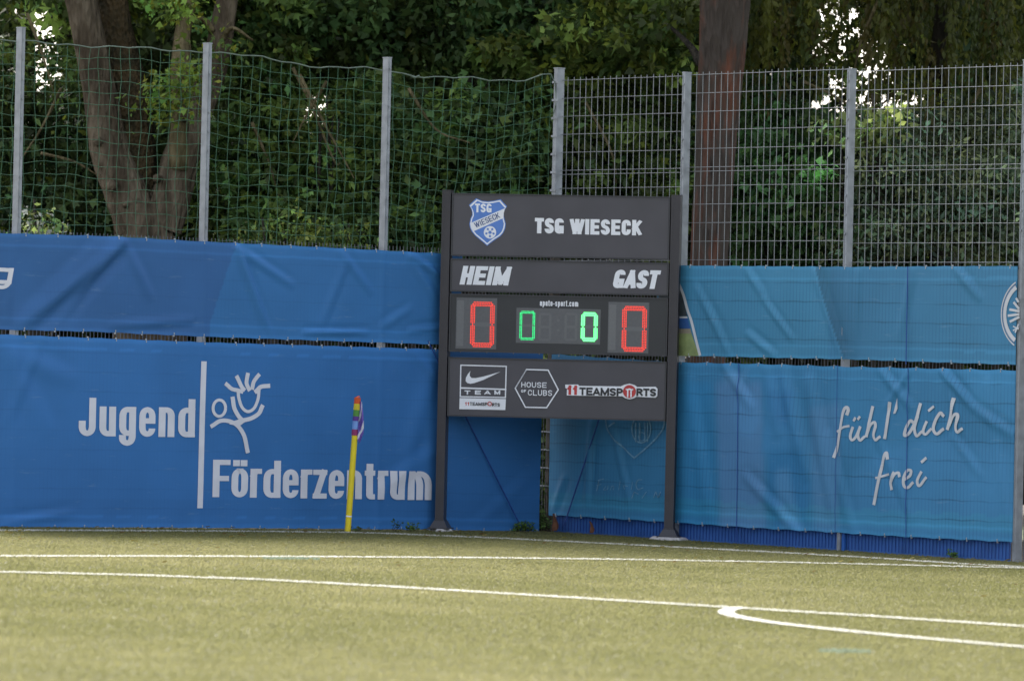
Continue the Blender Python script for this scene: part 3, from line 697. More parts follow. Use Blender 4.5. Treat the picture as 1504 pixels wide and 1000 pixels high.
# ---- right, lower
RLB = empty('banner', tuple(WR.pt(4, 0, .1))); tag(RLB, 'large pale blue wrinkled banner with handwritten words fühl dich frei', 'banner')
top = interp_px(WR, [(808,519),(985,531),(1110,533.5),(1240,537.5),(1495,543)]); bot = interp_px(WR, [(808,757),(860,760),(960,766),(1110,776),(1200,781),(1304,787.5),(1489,797)])
a0, a1 = WR.px(808,650)[0], WR.px(1489,680)[0]
dRL = crease_fn(WR, [(1128,540,1142,640,.09,.018),(1146,540,1185,700,.10,.022),(1190,560,1225,760,.09,.024),(1215,640,1250,780,.07,.016),(1060,530,1105,600,.06,.016),(1290,540,1340,600,.05,.016),(1336,545,1300,600,.04,.010),(1382,542,1430,600,.045,.028),(1386,548,1412,640,.05,.012),(1430,600,1488,640,.05,.015),(1340,760,1280,620,.06,.008),(1010,560,1040,760,.10,.012),(1095,700,1180,790,.06,.016),(870,620,862,740,.05,.020),(900,620,925,740,.05,.014),(830,700,812,752,.05,.016),(1400,640,1440,700,.05,.010),(1450,560,1480,780,.06,.010)], 21, low=.009, bulges=[(WR.px(1240,650)[0], .05, .012)])
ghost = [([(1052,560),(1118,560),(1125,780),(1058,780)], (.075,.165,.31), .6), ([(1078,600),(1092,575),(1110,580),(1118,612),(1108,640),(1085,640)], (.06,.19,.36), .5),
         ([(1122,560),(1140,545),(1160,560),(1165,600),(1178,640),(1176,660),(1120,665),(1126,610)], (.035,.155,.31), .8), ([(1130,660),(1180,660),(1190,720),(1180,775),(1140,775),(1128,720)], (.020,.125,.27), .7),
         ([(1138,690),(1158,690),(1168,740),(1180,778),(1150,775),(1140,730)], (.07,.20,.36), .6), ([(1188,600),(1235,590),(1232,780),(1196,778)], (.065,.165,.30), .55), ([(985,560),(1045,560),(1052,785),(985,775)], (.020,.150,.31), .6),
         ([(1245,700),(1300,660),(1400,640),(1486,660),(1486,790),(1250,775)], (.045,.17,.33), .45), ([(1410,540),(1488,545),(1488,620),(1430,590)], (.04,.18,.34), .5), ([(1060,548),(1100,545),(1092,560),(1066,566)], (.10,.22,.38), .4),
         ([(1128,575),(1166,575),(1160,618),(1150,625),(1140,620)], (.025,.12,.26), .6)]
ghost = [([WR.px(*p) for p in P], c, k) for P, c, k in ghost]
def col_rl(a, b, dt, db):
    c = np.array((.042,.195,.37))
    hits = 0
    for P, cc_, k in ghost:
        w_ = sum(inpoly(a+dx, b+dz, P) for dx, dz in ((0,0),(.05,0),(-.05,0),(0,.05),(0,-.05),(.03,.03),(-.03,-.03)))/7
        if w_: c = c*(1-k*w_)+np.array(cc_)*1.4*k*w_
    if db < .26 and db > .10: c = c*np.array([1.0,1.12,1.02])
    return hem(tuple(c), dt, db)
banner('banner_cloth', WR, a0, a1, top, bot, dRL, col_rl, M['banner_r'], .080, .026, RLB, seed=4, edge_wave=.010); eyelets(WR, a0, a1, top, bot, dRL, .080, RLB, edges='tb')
ink = Ink(WR, .086, dRL, .03); cC = zpx(1200, 560, 5.0); kx_ = abs(WR.px(1300,650)[0]-WR.px(1301,650)[0]); kz_ = abs(WR.px(1300,650)[1]-WR.px(1300,651)[1])
def hand(pts, w_=22):
    ink.ribbon([tuple(p) for p in smooth_path([WR.px(*cC(x, y)) for x, y in pts], 6)], w_/5*kx_, w_/5*kz_, 0)
hand([(229,238),(236,208),(224,190),(202,222),(180,330),(156,450),(129,550)]); hand([(156,366),(200,338),(236,328)], 17)
hand([(266,342),(250,400),(262,430),(290,408),(318,345)], 20); hand([(320,338),(306,395),(322,432),(350,408)], 20); hand([(278,284),(284,272)], 18); hand([(310,274),(316,264)], 18)
hand([(413,192),(394,280),(369,398)]); hand([(374,380),(400,320),(428,300),(436,330),(422,395),(438,430),(466,408)], 20)
hand([(541,162),(524,280),(505,412)]); ink.poly([WR.px(*cC(*p)) for p in ((595,122),(566,238),(582,236),(598,200))])
hand([(712,300),(690,290),(660,345),(650,395),(684,378),(730,290),(762,170)]); hand([(742,262),(722,345),(738,400),(770,372)], 20)
hand([(806,300),(784,365),(802,388),(838,352)], 19); hand([(828,212),(854,188)], 18)
hand([(928,250),(908,232),(874,285),(858,350),(884,385),(926,352)]); hand([(1006,132),(988,240),(963,345)]); hand([(968,332),(998,270),(1028,238),(1038,265),(1022,340),(1036,372),(1064,350)], 20)
ink.build('lettering', M['banner_grey'], RLB); ink = Ink(WR, .086, dRL, .03); hand([(526,562),(518,524),(498,560),(470,670),(446,780),(424,896)]); hand([(442,708),(490,694),(530,682)], 17)
hand([(572,672),(547,735),(552,786)], 20); hand([(553,735),(580,682),(606,670),(612,692)], 19)
hand([(646,722),(688,692),(696,655),(668,655),(642,712),(648,768),(676,778),(706,745)], 20); hand([(768,668),(742,728),(757,766),(802,708)], 19); hand([(778,588),(800,566)], 20)
ink.build('lettering', M['banner_grey'], RLB)
# faded crest and words behind the scoreboard
ink = Ink(WR, .086, dRL, .03); cD = zpx(780, 600, 5.0)
def fad(pts, w_=9, sm=True):
    P = [WR.px(*cD(x, y)) for x, y in pts]; ink.ribbon([tuple(p) for p in (smooth_path(P, 5) if sm else P)], w_/5*kx_, w_/5*kz_, 0)
fad([(548,40),(560,140),(600,205),(680,285),(760,362)], 11); fad([(978,40),(975,130),(930,205),(850,285),(760,362)], 11); fad([(575,130),(615,105)], 12)
A = WR.px(*cD(812,150)); ink.ring(A, 75/5*kx_, 105/5*kz_, 10/5*kx_, wy=10/5*kz_); A = WR.px(*cD(815,205)); ink.ring(A, 26/5*kx_, 32/5*kz_, 6/5*kx_, wy=6/5*kz_)
for x in (772,800,838,858): fad([(x,108),(x,240)], 10, False)
fad([(800,140),(800,190)], 14, False)
ink.build('faded_crest', M['faded_print'], RLB); ink = Ink(WR, .086, dRL, .03)
# scribbled, nearly washed-out writing
fad([(500,525),(540,515)], 6); fad([(505,530),(488,600)], 6); fad([(492,562),(520,555)], 5); fad([(555,570),(540,595),(568,590),(572,565)], 5); fad([(590,595),(600,568),(615,572),(612,595)], 5); fad([(650,595),(662,530)], 5); fad([(700,590),(690,565),(715,568)], 5); fad([(740,590),(748,540)], 5)
fad([(818,520),(788,525),(775,560),(790,592),(825,580)], 6); fad([(745,655),(760,615),(790,625)], 6); fad([(820,655),(850,610)], 5); fad([(905,650),(920,610),(935,650),(955,612)], 6); tag(ink.build('faded_writing', M['faded_print'], RLB), kind='stuff')
for x0, y0, x1, y1 in ((1086,533,1082,812),(1335,540,1332,790),(1231,536,1227,786)):
    A = WR.px(x0, y0); B = WR.px(x1, y1); mb = MB(); n = 14
    mb.tube([WR.pt(A[0]+(B[0]-A[0])*i/n, A[1]+(B[1]-A[1])*i/n, .088+max(dRL(A[0]+(B[0]-A[0])*i/n, A[1]+(B[1]-A[1])*i/n), 0)+.002) for i in range(n+1)], (.0038 if x0 != 1231 else .0022), 5); mb.build('cord', M['blue_cord'], RLB)
adopt(RLB)

# ================================================================== NET
WL.poff = WR.poff = 0.0
net = empty('ball_stop_net', tuple(WL.pt(-4, 4, -.05))); tag(net, 'sagging green square-mesh ball stop net strung between the left posts', 'net')
tops = [(-246,40),(-120,54),(0,60),(28,62),(100,64),(170,70),(235,73.5),(302,74),(340,80),(480,98.5),(566,103),(620,111),(720,118.5),(770,116.5),(808,108)]
tp = interp_px(WL, tops); zb = WL.px(300,372)[1]-.12
ax0, ax1 = WL.px(-200,200)[0], WL.px(812,200)[0]; nc = int(round((ax1-ax0)/.137)); nr = 18
def netpt(i, j):
    u = i/nc; a = ax0+(ax1-ax0)*u; v = j/nr
    t = tp(a); b = zb+(t-zb)*(1-v)
    # the last bay hangs slack: strands lean and bow
    A_ = WL.px(566,200)[0]; k = min(max((a-A_)/(ax1-A_), 0), 1)
    a += .16*math.sin(math.pi*k)*(v-.15)*-1.0 + .012*math.sin(i*1.9+j*.35)+.010*math.sin(j*1.3+i*.7)
    b += .016*math.sin(i*.55+j*.4)+.010*math.sin(i*1.7+j*1.1) - .05*math.sin(math.pi*k)*math.sin(math.pi*v)
    o = -.035 + .02*math.sin(i*.35)+.015*math.sin(j*.5+i*.2)
    return WL.pt(min(a, ax1), b, min(o, -.02))
mb = MB()
for i in range(nc+1): mb.tube([netpt(i, j) for j in range(nr+1)], .0029, 4, caps=False)
for j in range(1, nr+1): mb.tube([netpt(i, j) for i in range(nc+1)], .0029, 4, caps=False)
o = mb.build('net_mesh', M['net'], net); 
mb = MB(); mb.tube([netpt(i, 0) for i in range(nc+1)], .0075, 6, caps=False)
g1 = netpt(nc, 0); mb.tube([g1, g1+np.array([.05,0,-.1]), g1+np.array([.07,0,-.3]), g1+np.array([.04,0,-.45])], .006, 5)
k_ = netpt(int(nc*(.0+(WL.px(618,110)[0]-ax0)/(ax1-ax0))), 0); mb.tube([k_+np.array([-.05,-.02,.01]), k_+np.array([0,-.03,-.01]), k_+np.array([.05,-.02,.01])], .012, 5)
mb.build('top_rope', M['rope'], net); adopt(net)

# ================================================================== SCOREBOARD
SB = empty('scoreboard', (float((PA+PB)[0]/2), float((PA+PB)[1]/2), 0)); tag(SB, 'anthracite two-post scoreboard reading TSG WIESECK with lit red and green zeros', 'scoreboard')
SB.location.z = 0
def bpx(x, y, off=0): return BD.px(x, y, off)
def post_b(xb0, xb1, xt0, xt1, ytop, dz):
    mb = MB(); zt = bpx((xt0+xt1)/2, ytop)[1]; am = (bpx(xb0,700)[0]+bpx(xb1,700)[0])/2
    a0, a1 = bpx(xb0, 774)[0], bpx(xb1, 774)[0]; a2, a3 = bpx(xt0, ytop)[0], bpx(xt1, ytop)[0]; c0 = (a0+a1+a2+a3)/4; h = (a1-a0+a3-a2)/4
    g = BD.g(c0); mb.sbox(BD, c0-h, c0+h, g, zt, -.14, .05); mb.sbox(BD, c0-h-.003, c0+h+.003, zt, zt+.006, -.143, .053)
    mb.sbox(BD, c0-h*.55, c0-h*.45, g+.1, zt-.01, .05, .052)
    o = mb.build('post', M['board_post'], SB)
    mf = MB()   # flared shoe
    pts = lambda w_, z, o0, o1: [BD.pt(c0-w_, z, o1), BD.pt(c0+w_, z, o1), BD.pt(c0+w_, z, o0), BD.pt(c0-w_, z, o0)]
    A_, B_ = pts(h+.05, g+.012, -.19, .10), pts(h+.012, g+.085, -.155, .062)
    mf.add(A_+B_, [(0,1,5,4), (1,2,6,5), (2,3,7,6), (3,0,4,7), (4,5,6,7)])
    mf.sbox(BD, c0-h-.006, c0+h+.006, g+.085, g+.10, -.146, .056)
    mf.sbox(BD, c0-h-.07, c0+h+.07, g-.0, g+.012, -.21, .12)
    f = mf.build('foot_shoe', M['board_rim'], SB)
    return c0, h, g
p1 = post_b(638,651.5,652.5,664,280,0); p2_ = post_b(976.5,990,986.5,1000,287.5,0)
al, ar = p1[0]+p1[1], p2_[0]-p2_[1]
def panel(yl0, yr0, yl1, yr1, xl, xr, m, rim=.016, name='sign_panel'):
    """housing with a projecting rim; yl0 = top at the left end ... """
    zt = (bpx(xl,yl0)[1]+bpx(xr,yr0)[1])/2; zb_ = (bpx(xl,yl1)[1]+bpx(xr,yr1)[1])/2
    a0, a1 = al+.012, ar-.012
    mb = MB(); mb.sbox(BD, a0+rim, a1-rim, zb_+rim, zt-rim, -.10, .028, 0)
    for q in ((a0,a1,zt-rim,zt), (a0,a1,zb_,zb_+rim), (a0,a0+rim,zb_+rim,zt-rim), (a1-rim,a1,zb_+rim,zt-rim)): mb.sbox(BD, *q, -.105, .036, 1)
    o = mb.build(name, [m, M['board_rim']], SB)
    br = MB()
    for z in (zb_+.06, zt-.06):
        br.sbox(BD, al, a0, z-.012, z+.012, -.06, -.03); br.sbox(BD, a1, ar, z-.012, z+.012, -.06, -.03)
    br.build('bracket', M['galv'], o)
    return o
s1 = panel(283,290,375.5,382.3,665,984,M['board']); s2 = panel(379.5,386.5,428,434.6,665,984,M['board'])
s3 = panel(431.5,437.3,516.5,523.3,664,982,M['black_panel'], name='display_panel'); s4 = panel(524.2,531,611,618.2,661,978,M['board'])
FRT = .030
ink = Ink(BD, FRT, None, 10)
word_px(ink, 'TSG', 785.8, 342.8, 828.5, 320.3, 6.4, 5.2, gap=.10); word_px(ink, 'WIESECK', 838, 344.2, 942.3, 321.6, 6.0, 5.0, gap=.14)
ink.build('lettering', M['white_print'], s1)
ink = Ink(BD, FRT, None, 10); word_px(ink, 'HEIM', 675.5, 418, 747, 390.5, 7.4, 6.0, gap=.10, shear=.19); ink.build('lettering', M['white_print'], s2); ink = Ink(BD, FRT, None, 10); word_px(ink, 'GAST', 899.5, 423.2, 966, 396, 7.4, 6.0, gap=.06, shear=.19)
ink.build('lettering', M['white_print'], s2)
# crest
ink = Ink(BD, FRT, None, 10); cS = zpx(680, 285, 11.76)
sh = [(245,95),(340,135),(440,145),(545,132),(650,110),(700,170),(755,225),(720,280),(700,330),(702,390),(716,450),(735,520),(722,600),(690,670),(640,725),(540,790),(480,835),(425,880),(370,830),(310,780),(225,710),(175,650),(145,590),(130,520),(150,430),(178,370),(176,320),(160,265),(125,205),(185,150)]
ctr = (435,470)
def sc(pts, k): return [bpx(*cS(ctr[0]+(x-ctr[0])*k, ctr[1]+(y-ctr[1])*k)) for x, y in pts]
ink.poly(sc(sh, 1.045), 1); ink.poly(sc(sh, 1.0), 0); ink.poly(sc(sh, .93), 1)
ink.poly([bpx(*cS(*p)) for p in ((150,500),(735,248),(712,330),(708,418),(185,648),(150,570))], 0)
a0, b0 = bpx(*cS(212,318)); a1, _ = bpx(*cS(500,318)); _, b1 = bpx(*cS(212,168)); word(ink, 'TSG', a0, a1, b0, b1, .022, .019, 0, gap=.14)
# WIESECK along the band
class Slant(Ink): pass
inkb = Ink(BD, FRT+ .003, None, 10); O_ = np.array(bpx(*cS(232,590))); E_ = np.array(bpx(*cS(650,412))); dr = (E_-O_); Lw = np.linalg.norm(dr); dr /= Lw; nr_ = np.array([-dr[1], dr[0]])
class Rot:
    def __init__(s): s.n = BD.n
    def pt(s, a, b, off=0): q = O_+dr*a+nr_*b; return BD.pt(q[0], q[1], off)
inkb.S = Rot(); word(inkb, 'WIESECK', 0, Lw, 0, .062, .009, .008, 0, gap=.2)
c = bpx(*cS(475,665)); r_ = 108/11.76/135; ink.disc(c, r_, r_, 0, 24); ink.disc(c, r_*.27, r_*.27, 1, 6)
for k in range(5):
    t = math.pi/2+k*2*math.pi/5; ink.disc((c[0]+math.cos(t+.63)*r_*.62, c[1]+math.sin(t+.63)*r_*.62), r_*.2, r_*.2, 1, 5); ink.ribbon([(c[0]+math.cos(t+.63)*r_*.25, c[1]+math.sin(t+.63)*r_*.25), (c[0]+math.cos(t+.63)*r_*.5, c[1]+math.sin(t+.63)*r_*.5)], .004, .004, 1)
cr_ = ink.build('club_crest', [M['white_print'], M['blue_print']], s1); inkb.build('crest_lettering', M['navy_print'], s1)
# display
ink = Ink(BD, FRT, None, 10); word_px(ink, 'apato-sport.com', 793.5, 449.3, 850, 440.6, 1.45, 1.2, gap=.30); ink.build('lettering', M['white_print'], s3)
def field(x0, y0, x1, y1, parts, name='led_field'):
    mb = MB(); a0, zt = bpx(x0, y0); a1, _ = bpx(x1, y0); zb_ = bpx(x0, y1)[1]; mb.sbox(BD, a0, a1, zb_, zt, .02, .0315, 0)
    for fx0, fx1 in parts: mb.sbox(BD, bpx(fx0,y0)[0], bpx(fx1,y0)[0], zb_+.03, zt-.03, .0315, .0325, 1)
    return mb.build(name, [M['led_field'], M['led_field2']], s3)
field(671.3,437,731,512,[(672.5,682.5),]); field(894.4,443.4,954.3,518,[(895.5,906),]); field(759.3,452,883,503.5,[])
def seg_pts(a0, a1, z0, z1, th, name):
    """centre lines of the seven segments"""
    l, r, b, t = a0+th/2, a1-th/2, z0+th/2, z1-th/2; m_ = (b+t)/2; g = th*.30
    return {'t': ((l+g*.6, t), (r-g*.6, t)), 'b': ((l+g*.6, b), (r-g*.6, b)), 'm': ((l+g, m_), (r-g, m_)), 'tl': ((l, m_+g), (l, t-g*.9)), 'bl': ((l, b+g*.9), (l, m_-g)), 'tr': ((r, m_+g), (r, t-g*.9)), 'br': ((r, b+g*.9), (r, m_-g))}
def digit(x0, y0, x1, y1, thpx, m, rows, pitch, dot, name, lit='t b tl bl tr br'.split(), parent=None):
    a0, zt = bpx(x0, y0); a1 = bpx(x1, y0)[0]; zb_ = bpx(x0, y1)[1]; th = thpx/136
    sp = seg_pts(a0, a1, zb_, zt, th, name); mb = MB()
    off = MB()
    for k, (p, q) in sp.items():
        p, q = np.array(p), np.array(q); L = np.linalg.norm(q-p); t = (q-p)/L; nn = np.array([-t[1], t[0]])
        if k in lit:
            n = max(3, int(L/pitch)+1)
            for r in range(rows):
                o = ((r-(rows-1)/2)*(th/rows)); sh_ = pitch/2*(r % 2)
                cut = abs(o)*.75
                ss = np.linspace(-th*.18+cut, L+th*.18-cut, n)
                for s_ in ss:
                    s2 = min(max(s_+sh_*.5, -th*.2+cut), L+th*.2-cut); c = p+t*s2+nn*o
                    mb.add([BD.pt(c[0]+dot*math.cos(u*math.pi/3), c[1]+dot*math.sin(u*math.pi/3), .0345) for u in range(6)] + [BD.pt(c[0]+dot*.5*math.cos(u*math.pi/3), c[1]+dot*.5*math.sin(u*math.pi/3), .0385) for u in range(6)], [tuple(range(6,12))] + [(u,(u+1)%6,6+(u+1)%6,6+u) for u in range(6)])
        else:
            w_ = th*.42; off.add([BD.pt(*(p-nn*w_), .0325), BD.pt(*(q-nn*w_), .0325), BD.pt(*(q+t*w_*.8), .0325), BD.pt(*(q+nn*w_), .0325), BD.pt(*(p+nn*w_), .0325), BD.pt(*(p-t*w_*.8), .0325)], [(0,1,2,3,4,5)])
    if mb.v: mb.build(name, m, s3)
    if off.v: off.build('unlit_segment', M['seg_off'], s3)
digit(692,442.6,728,510,7.4,M['led_red'],3,.0165,.0070,'red_digit'); digit(914.5,449,951.5,516.5,7.4,M['led_red'],3,.0165,.0070,'red_digit')
digit(764,456.3,787.3,499.6,4.4,M['led_green'],2,.013,.0062,'green_digit'); digit(854.3,458.3,879,501.5,6.0,M['led_green_hot'],3,.011,.0068,'bright_green_digit')
for x in (791.6,829.8): digit(x,459,x+19.6,501,4.2,M['seg_off'],2,.013,.005,'green_digit',lit=[])
mb = MB()
for y in (470.5,485): c = bpx(820.8,y); mb.add([BD.pt(c[0]+.016*math.cos(u*math.pi/4), c[1]+.016*math.sin(u*math.pi/4), .0328) for u in range(8)], [tuple(range(8))])
mb.build('unlit_colon', M['seg_off'], s3)
# sponsor panel
cN = zpx(660, 520, 4.558); ink = Ink(BD, FRT, None, 10)
def bl(pts, w_, mi=0, closed=False, sm=0):
    P = [bpx(*cN(x, y)) for x, y in pts]
    if closed: P.append(P[0]); P.append(P[1])
    if sm: P = [tuple(p) for p in smooth_path(P, sm)]
    ink.ribbon(P, w_/4.558/136, w_/4.558/136, mi, cap=not closed)
bl([(80,74),(384,82)], 8); bl([(80,74),(76,284)], 8); bl([(384,82),(378,290)], 8); bl([(76,284),(378,290)], 8); bl([(78,226),(380,236)], 10)
ink.poly([bpx(*cN(*p)) for p in ((145,112),(128,132),(114,158),(112,180),(124,194),(145,198),(170,194),(232,172),(345,118),(230,150),(180,160),(152,160),(140,146),(140,128))])
for ch, x in (('T',104),('E',174),('A',238),('M',304)): a0, b0 = bpx(*cN(x,270)); a1, _ = bpx(*cN(x+40,270)); _, b1 = bpx(*cN(x,242)); glyph(ink, ch, a0, a1, b0, b1, .016, .011, 0)
ink.poly([bpx(*cN(*p)) for p in ((70,368),(378,374),(382,300),(72,293))])
k_ = 0
a0, b0 = bpx(*cN(108,343)); _, b1 = bpx(*cN(108,320)); a1 = bpx(*cN(138,343))[0]; word(ink, '11', a0, a1, b0, b1, .009, .009, 1, gap=.15)
a0 = bpx(*cN(140,344))[0]; a1 = bpx(*cN(258,344))[0]; word(ink, 'TEAMSP', a0, a1, b0, b1, .008, .008, 2, gap=.12); a0 = bpx(*cN(290,344))[0]; a1 = bpx(*cN(342,344))[0]; word(ink, 'RTS', a0, a1, b0-.003, b1-.003, .008, .008, 2, gap=.12)
ink.ring(bpx(*cN(274,332)), .020, .020, .009, 1, 14)
bl([(445,228),(520,103),(665,107),(733,238),(655,358),(513,355)], 8.5, closed=True)
def w2(t, x0, x1, yb, yc, w_, mi=0, gap=.22): a0, b0 = bpx(*cN(x0, yb)); a1, _ = bpx(*cN(x1, yb)); _, b1 = bpx(*cN(x0, yc)); word(ink, t, a0, a1, b0, b1, w_, w_, mi, gap)
w2('HOUSE', 485, 655, 222, 186, .0095); w2('OF', 484, 518, 256, 237, .008); w2('CLUBS', 530, 692, 276, 238, .0095)
# wide logo with a white contour, a red 11 and a ball
ink.poly([bpx(*cN(*p)) for p in ((780,204),(866,203),(872,212),(1150,216),(1175,205),(1210,197),(1245,207),(1262,220),(1385,218),(1398,232),(1396,280),(1384,292),(1255,285),(1235,297),(1210,302),(1182,295),(1162,282),(880,278),(790,276),(792,232),(780,225)) ])
w2('11', 792, 864, 272, 208, .030, 1, gap=.1); w2('TEAMSP', 874, 1166, 274, 222, .021, 2, gap=.08); w2('RTS', 1256, 1388, 280, 228, .021, 2, gap=.08)
c = bpx(*cN(1210,250)); ink.disc(c, .070, .070, 1, 24); ink.ring(c, .028, .028, .012, 0, 12, .3, 2.84)
ink.ribbon([(c[0]-.018,c[1]-.055),(c[0]-.018,c[1]+.018)], .015, .015, 0); ink.ribbon([(c[0]+.018,c[1]-.055),(c[0]+.018,c[1]+.018)], .015, .015, 0); ink.ribbon([(c[0]-.035,c[1]+.022),(c[0]+.035,c[1]+.022)], .012, .012, 0)
ink.build('sponsor_logos', [M['white_print'], M['red_print'], M['black_print']], s4)
adopt(SB)
# footing slabs
for (xc, yc, rx, ry, lab) in ((983,792.5,.235,.33,'pale concrete footing under the right post of the scoreboard'), (650,778.4,.13,.20,'small pale concrete footing under the left post of the scoreboard')):
    c0 = p2_[0] if xc > 800 else p1[0]+.02; P = BD.pt(c0, 0, -.03); mb = MB(); n = 18; r = random.Random(int(xc))
    ring1 = []; ring2 = []
    for k in range(n):
        t = 2*math.pi*k/n; q = r.uniform(.88, 1.12); x_, y_ = P[0]+rx*q*math.cos(t), P[1]+ry*q*math.sin(t)
        ring1.append((x_, y_, gz(x_)-.01)); ring2.append((P[0]+rx*q*.72*math.cos(t), P[1]+ry*q*.72*math.sin(t), gz(x_)+.034))
    mb.add(ring1+ring2, [(k, (k+1)%n, n+(k+1)%n, n+k) for k in range(n)]+[tuple(range(n, 2*n))]); tag(mb.build('concrete_footing', M['concrete']), lab, 'footing')
for f in [o for o in SB.children if o.name.startswith('foot_shoe')]: f.location.z += .03

# ================================================================== CORNER FLAG
g0 = G(510.5, 781.5); CF = empty('corner_flag', (g0[0], g0[1], gz(g0[0]))); tag(CF, 'leaning yellow corner flag pole with a furled rainbow flag at its top', 'corner flag')
kk = g0[1]/F; topx = G(510.5,781.5) + RT*((525.2-510.5)*kk) + UPV*((781.5-584)*kk)
def fp(t): return g0 + (topx-g0)*t
mb = MB(); mb.tube([fp(0), fp(.72)], .032, 14); mb.build('pole', M['yellow'], CF, smooth=False)
mb = MB(); mb.tube([fp(.115), fp(.125)], .0335, 12); mb.build('sticker', M['white_print'], CF)
cols = [(.62,.10,.03), (.62,.50,.04), (.10,.28,.06), (.10,.04,.25), (.18,.32,.68), (.28,.04,.14)]; br = [1.0, .955, .91, .862, .828, .765, .72]
mats = [mat('flag_%s' % nme, c_, .8, .1, 20) for nme, c_ in zip(('orange','yellow','green','violet','light_blue','crimson'), cols)]
sl_ = MB()
for k in range(6): sl_.tube([fp(br[k+1]), fp(br[k])], .0345+.001*(k % 2), 12, mi=k)
sl_.tube([fp(1.0), fp(1.0)+np.array([-.006,0,.014])], [.034,.018], 12, mi=0)
sl_.build('flag_sleeve', mats, CF)
fl = MB(); nz_, nx_ = 22, 10; M['flag_white'] = mat('flag_white', (.6,.6,.66), .8, .1); M['flag_violet'] = mat('flag_violet_cloth', (.16,.10,.42), .8, .3, 40)
def flp(i, j):
    v = i/nz_; u = j/nx_; base = fp(.985-.055*v-.0) if False else fp(.97-.27*v)
    wid = (.018+.040*math.sin(min(v*1.15,1)*math.pi*.62)) * (1.0 if v < .75 else 1-(v-.75)*2.4)
    x = .03+wid*u; y = -.012*math.sin(u*9+v*3)-.014*math.sin(u*5-v*6)-.01
    return base+np.array([x, y, -.06*u*v])
vs = [flp(i, j) for i in range(nz_+1) for j in range(nx_+1)]
for i in range(nz_):
    for j in range(nx_):
        q = i*(nx_+1)+j; mi = [0,2,1,3,2,1,2,3,4][int((j/nx_*3.0+i/nz_*5.5))%9]
        fl.f.append((q, q+1, q+nx_+2, q+nx_+1)); fl.m.append(mi)
fl.v = [tuple(map(float, p)) for p in vs]
fl.build('flag', [mats[3], M['flag_white'], M['flag_violet'], M['flag_violet'], mats[4]], CF, smooth=True); adopt(CF)

# ================================================================== VEGETATION
LEAF = np.array([(0,0,0),(-.30,.30,.05),(-.52,.62,.02),(-.16,.62,.06),(0,1.0,-.05),(.16,.62,.06),(.52,.62,.02),(.30,.30,.05)])
LEAFF = np.array([(0,3,1),(1,3,2),(0,5,3),(3,5,4),(0,7,5),(7,6,5)])
OVAL = np.array([(0,0,0),(-.24,.45,.05),(0,1.0,-.03),(.24,.45,.05)]); OVALF = np.array([(0,2,1),(0,3,2)])
def leaf_mesh(name, P, size, tone, parent, m, oval=False, droop=.5, szvar=.5, mixed=False):
    n = len(P); th = rng.random(n)*2*math.pi; ph = np.clip(rng.normal(-.2-droop*.6, .55, n), -1.5, 1.2)      # the leaf's own direction
    ax = np.stack([np.cos(th)*np.cos(ph), np.sin(th)*np.cos(ph), np.sin(ph)], 1)
    r = rng.normal(size=(n, 3)); sd_ = np.cross(ax, r); sd_ /= np.linalg.norm(sd_, axis=1)[:, None]; nn = np.cross(sd_, ax)
    s_ = size*(1-szvar/2+szvar*rng.random(n)); VV, FF, TN = [], [], []; base = 0
    kind = (rng.random(n) < .66) if mixed else np.full(n, oval)
    for T, TF, k in ((LEAF, LEAFF, ~kind), (OVAL, OVALF, kind)):
        if not k.any(): continue
        V = P[k][:, None, :] + s_[k][:, None, None]*(T[None, :, 0, None]*sd_[k][:, None]*.92 + T[None, :, 1, None]*ax[k][:, None] + T[None, :, 2, None]*nn[k][:, None])
        VV.append(V.reshape(-1, 3)); FF.append(((np.arange(k.sum())*len(T))[:, None, None] + TF[None]).reshape(-1, 3)+base); TN.append(np.repeat(tone[k], len(T), axis=0)); base += k.sum()*len(T)
    return np_mesh(name, np.concatenate(VV), np.concatenate(FF), 3, m, np.concatenate(TN), parent)
def clusters(c, r, n, per, flat=.75):
    """points in n small clumps spread through an ellipsoid (centre c, radii r); more towards the shell"""
    d = rng.normal(size=(n, 3)); d /= np.linalg.norm(d, axis=1)[:, None]; k = rng.random(n)**.42
    C_ = np.array(c)+d*k[:, None]*np.array(r); cr = .16+.34*rng.random(n)
    L = np.repeat(C_, per, axis=0); q = rng.normal(size=(n*per, 3)); q /= np.linalg.norm(q, axis=1)[:, None]
    L = L + q*(rng.random(n*per)**.5)[:, None]*np.repeat(cr, per)[:, None]*np.array([1.15, 1.15, flat])
    return L, np.repeat(np.arange(n), per)
def tones(n_cl, idx, base, var, bright=0.06, yellow=(.17,.21,.03)):
    cl = np.exp(var*1.15*rng.normal(size=n_cl))*1.62; hue = (rng.random((n_cl, 1))-.42)*.8
    c = np.array(base)[None]*cl[:, None]*np.hstack([1+hue*.7, 1+hue*.1, 1-hue*.4]); t = c[idx]*(1+.35*(rng.random(len(idx))-.5))[:, None]
    b = rng.random(len(idx)) < bright; t[b] = np.array(yellow)*(.6+.7*rng.random(b.sum()))[:, None]; return t
def at(px, py, Y):
    r = ray(px, py); return CO + r*(Y-CO[1])/r[1]
SKY = [(58,75,30,50),(85,100,16,30),(470,160,34,26),(422,168,12,8),(372,152,8,6),(1225,30,46,40),(1262,100,40,40),(1205,150,20,16),(1225,168,20,14),(1330,148,34,16),(1370,140,16,16),(1300,160,26,10),(1275,180,18,10),(1180,60,26,20),(1130,100,14,10),(1320,60,18,10),(95,60,10,10),(730,55,8,6),(1380,50,9,6),(30,12,16,14),(1450,24,14,9),(560,30,8,6),(410,38,12,6),(840,80,8,5)]
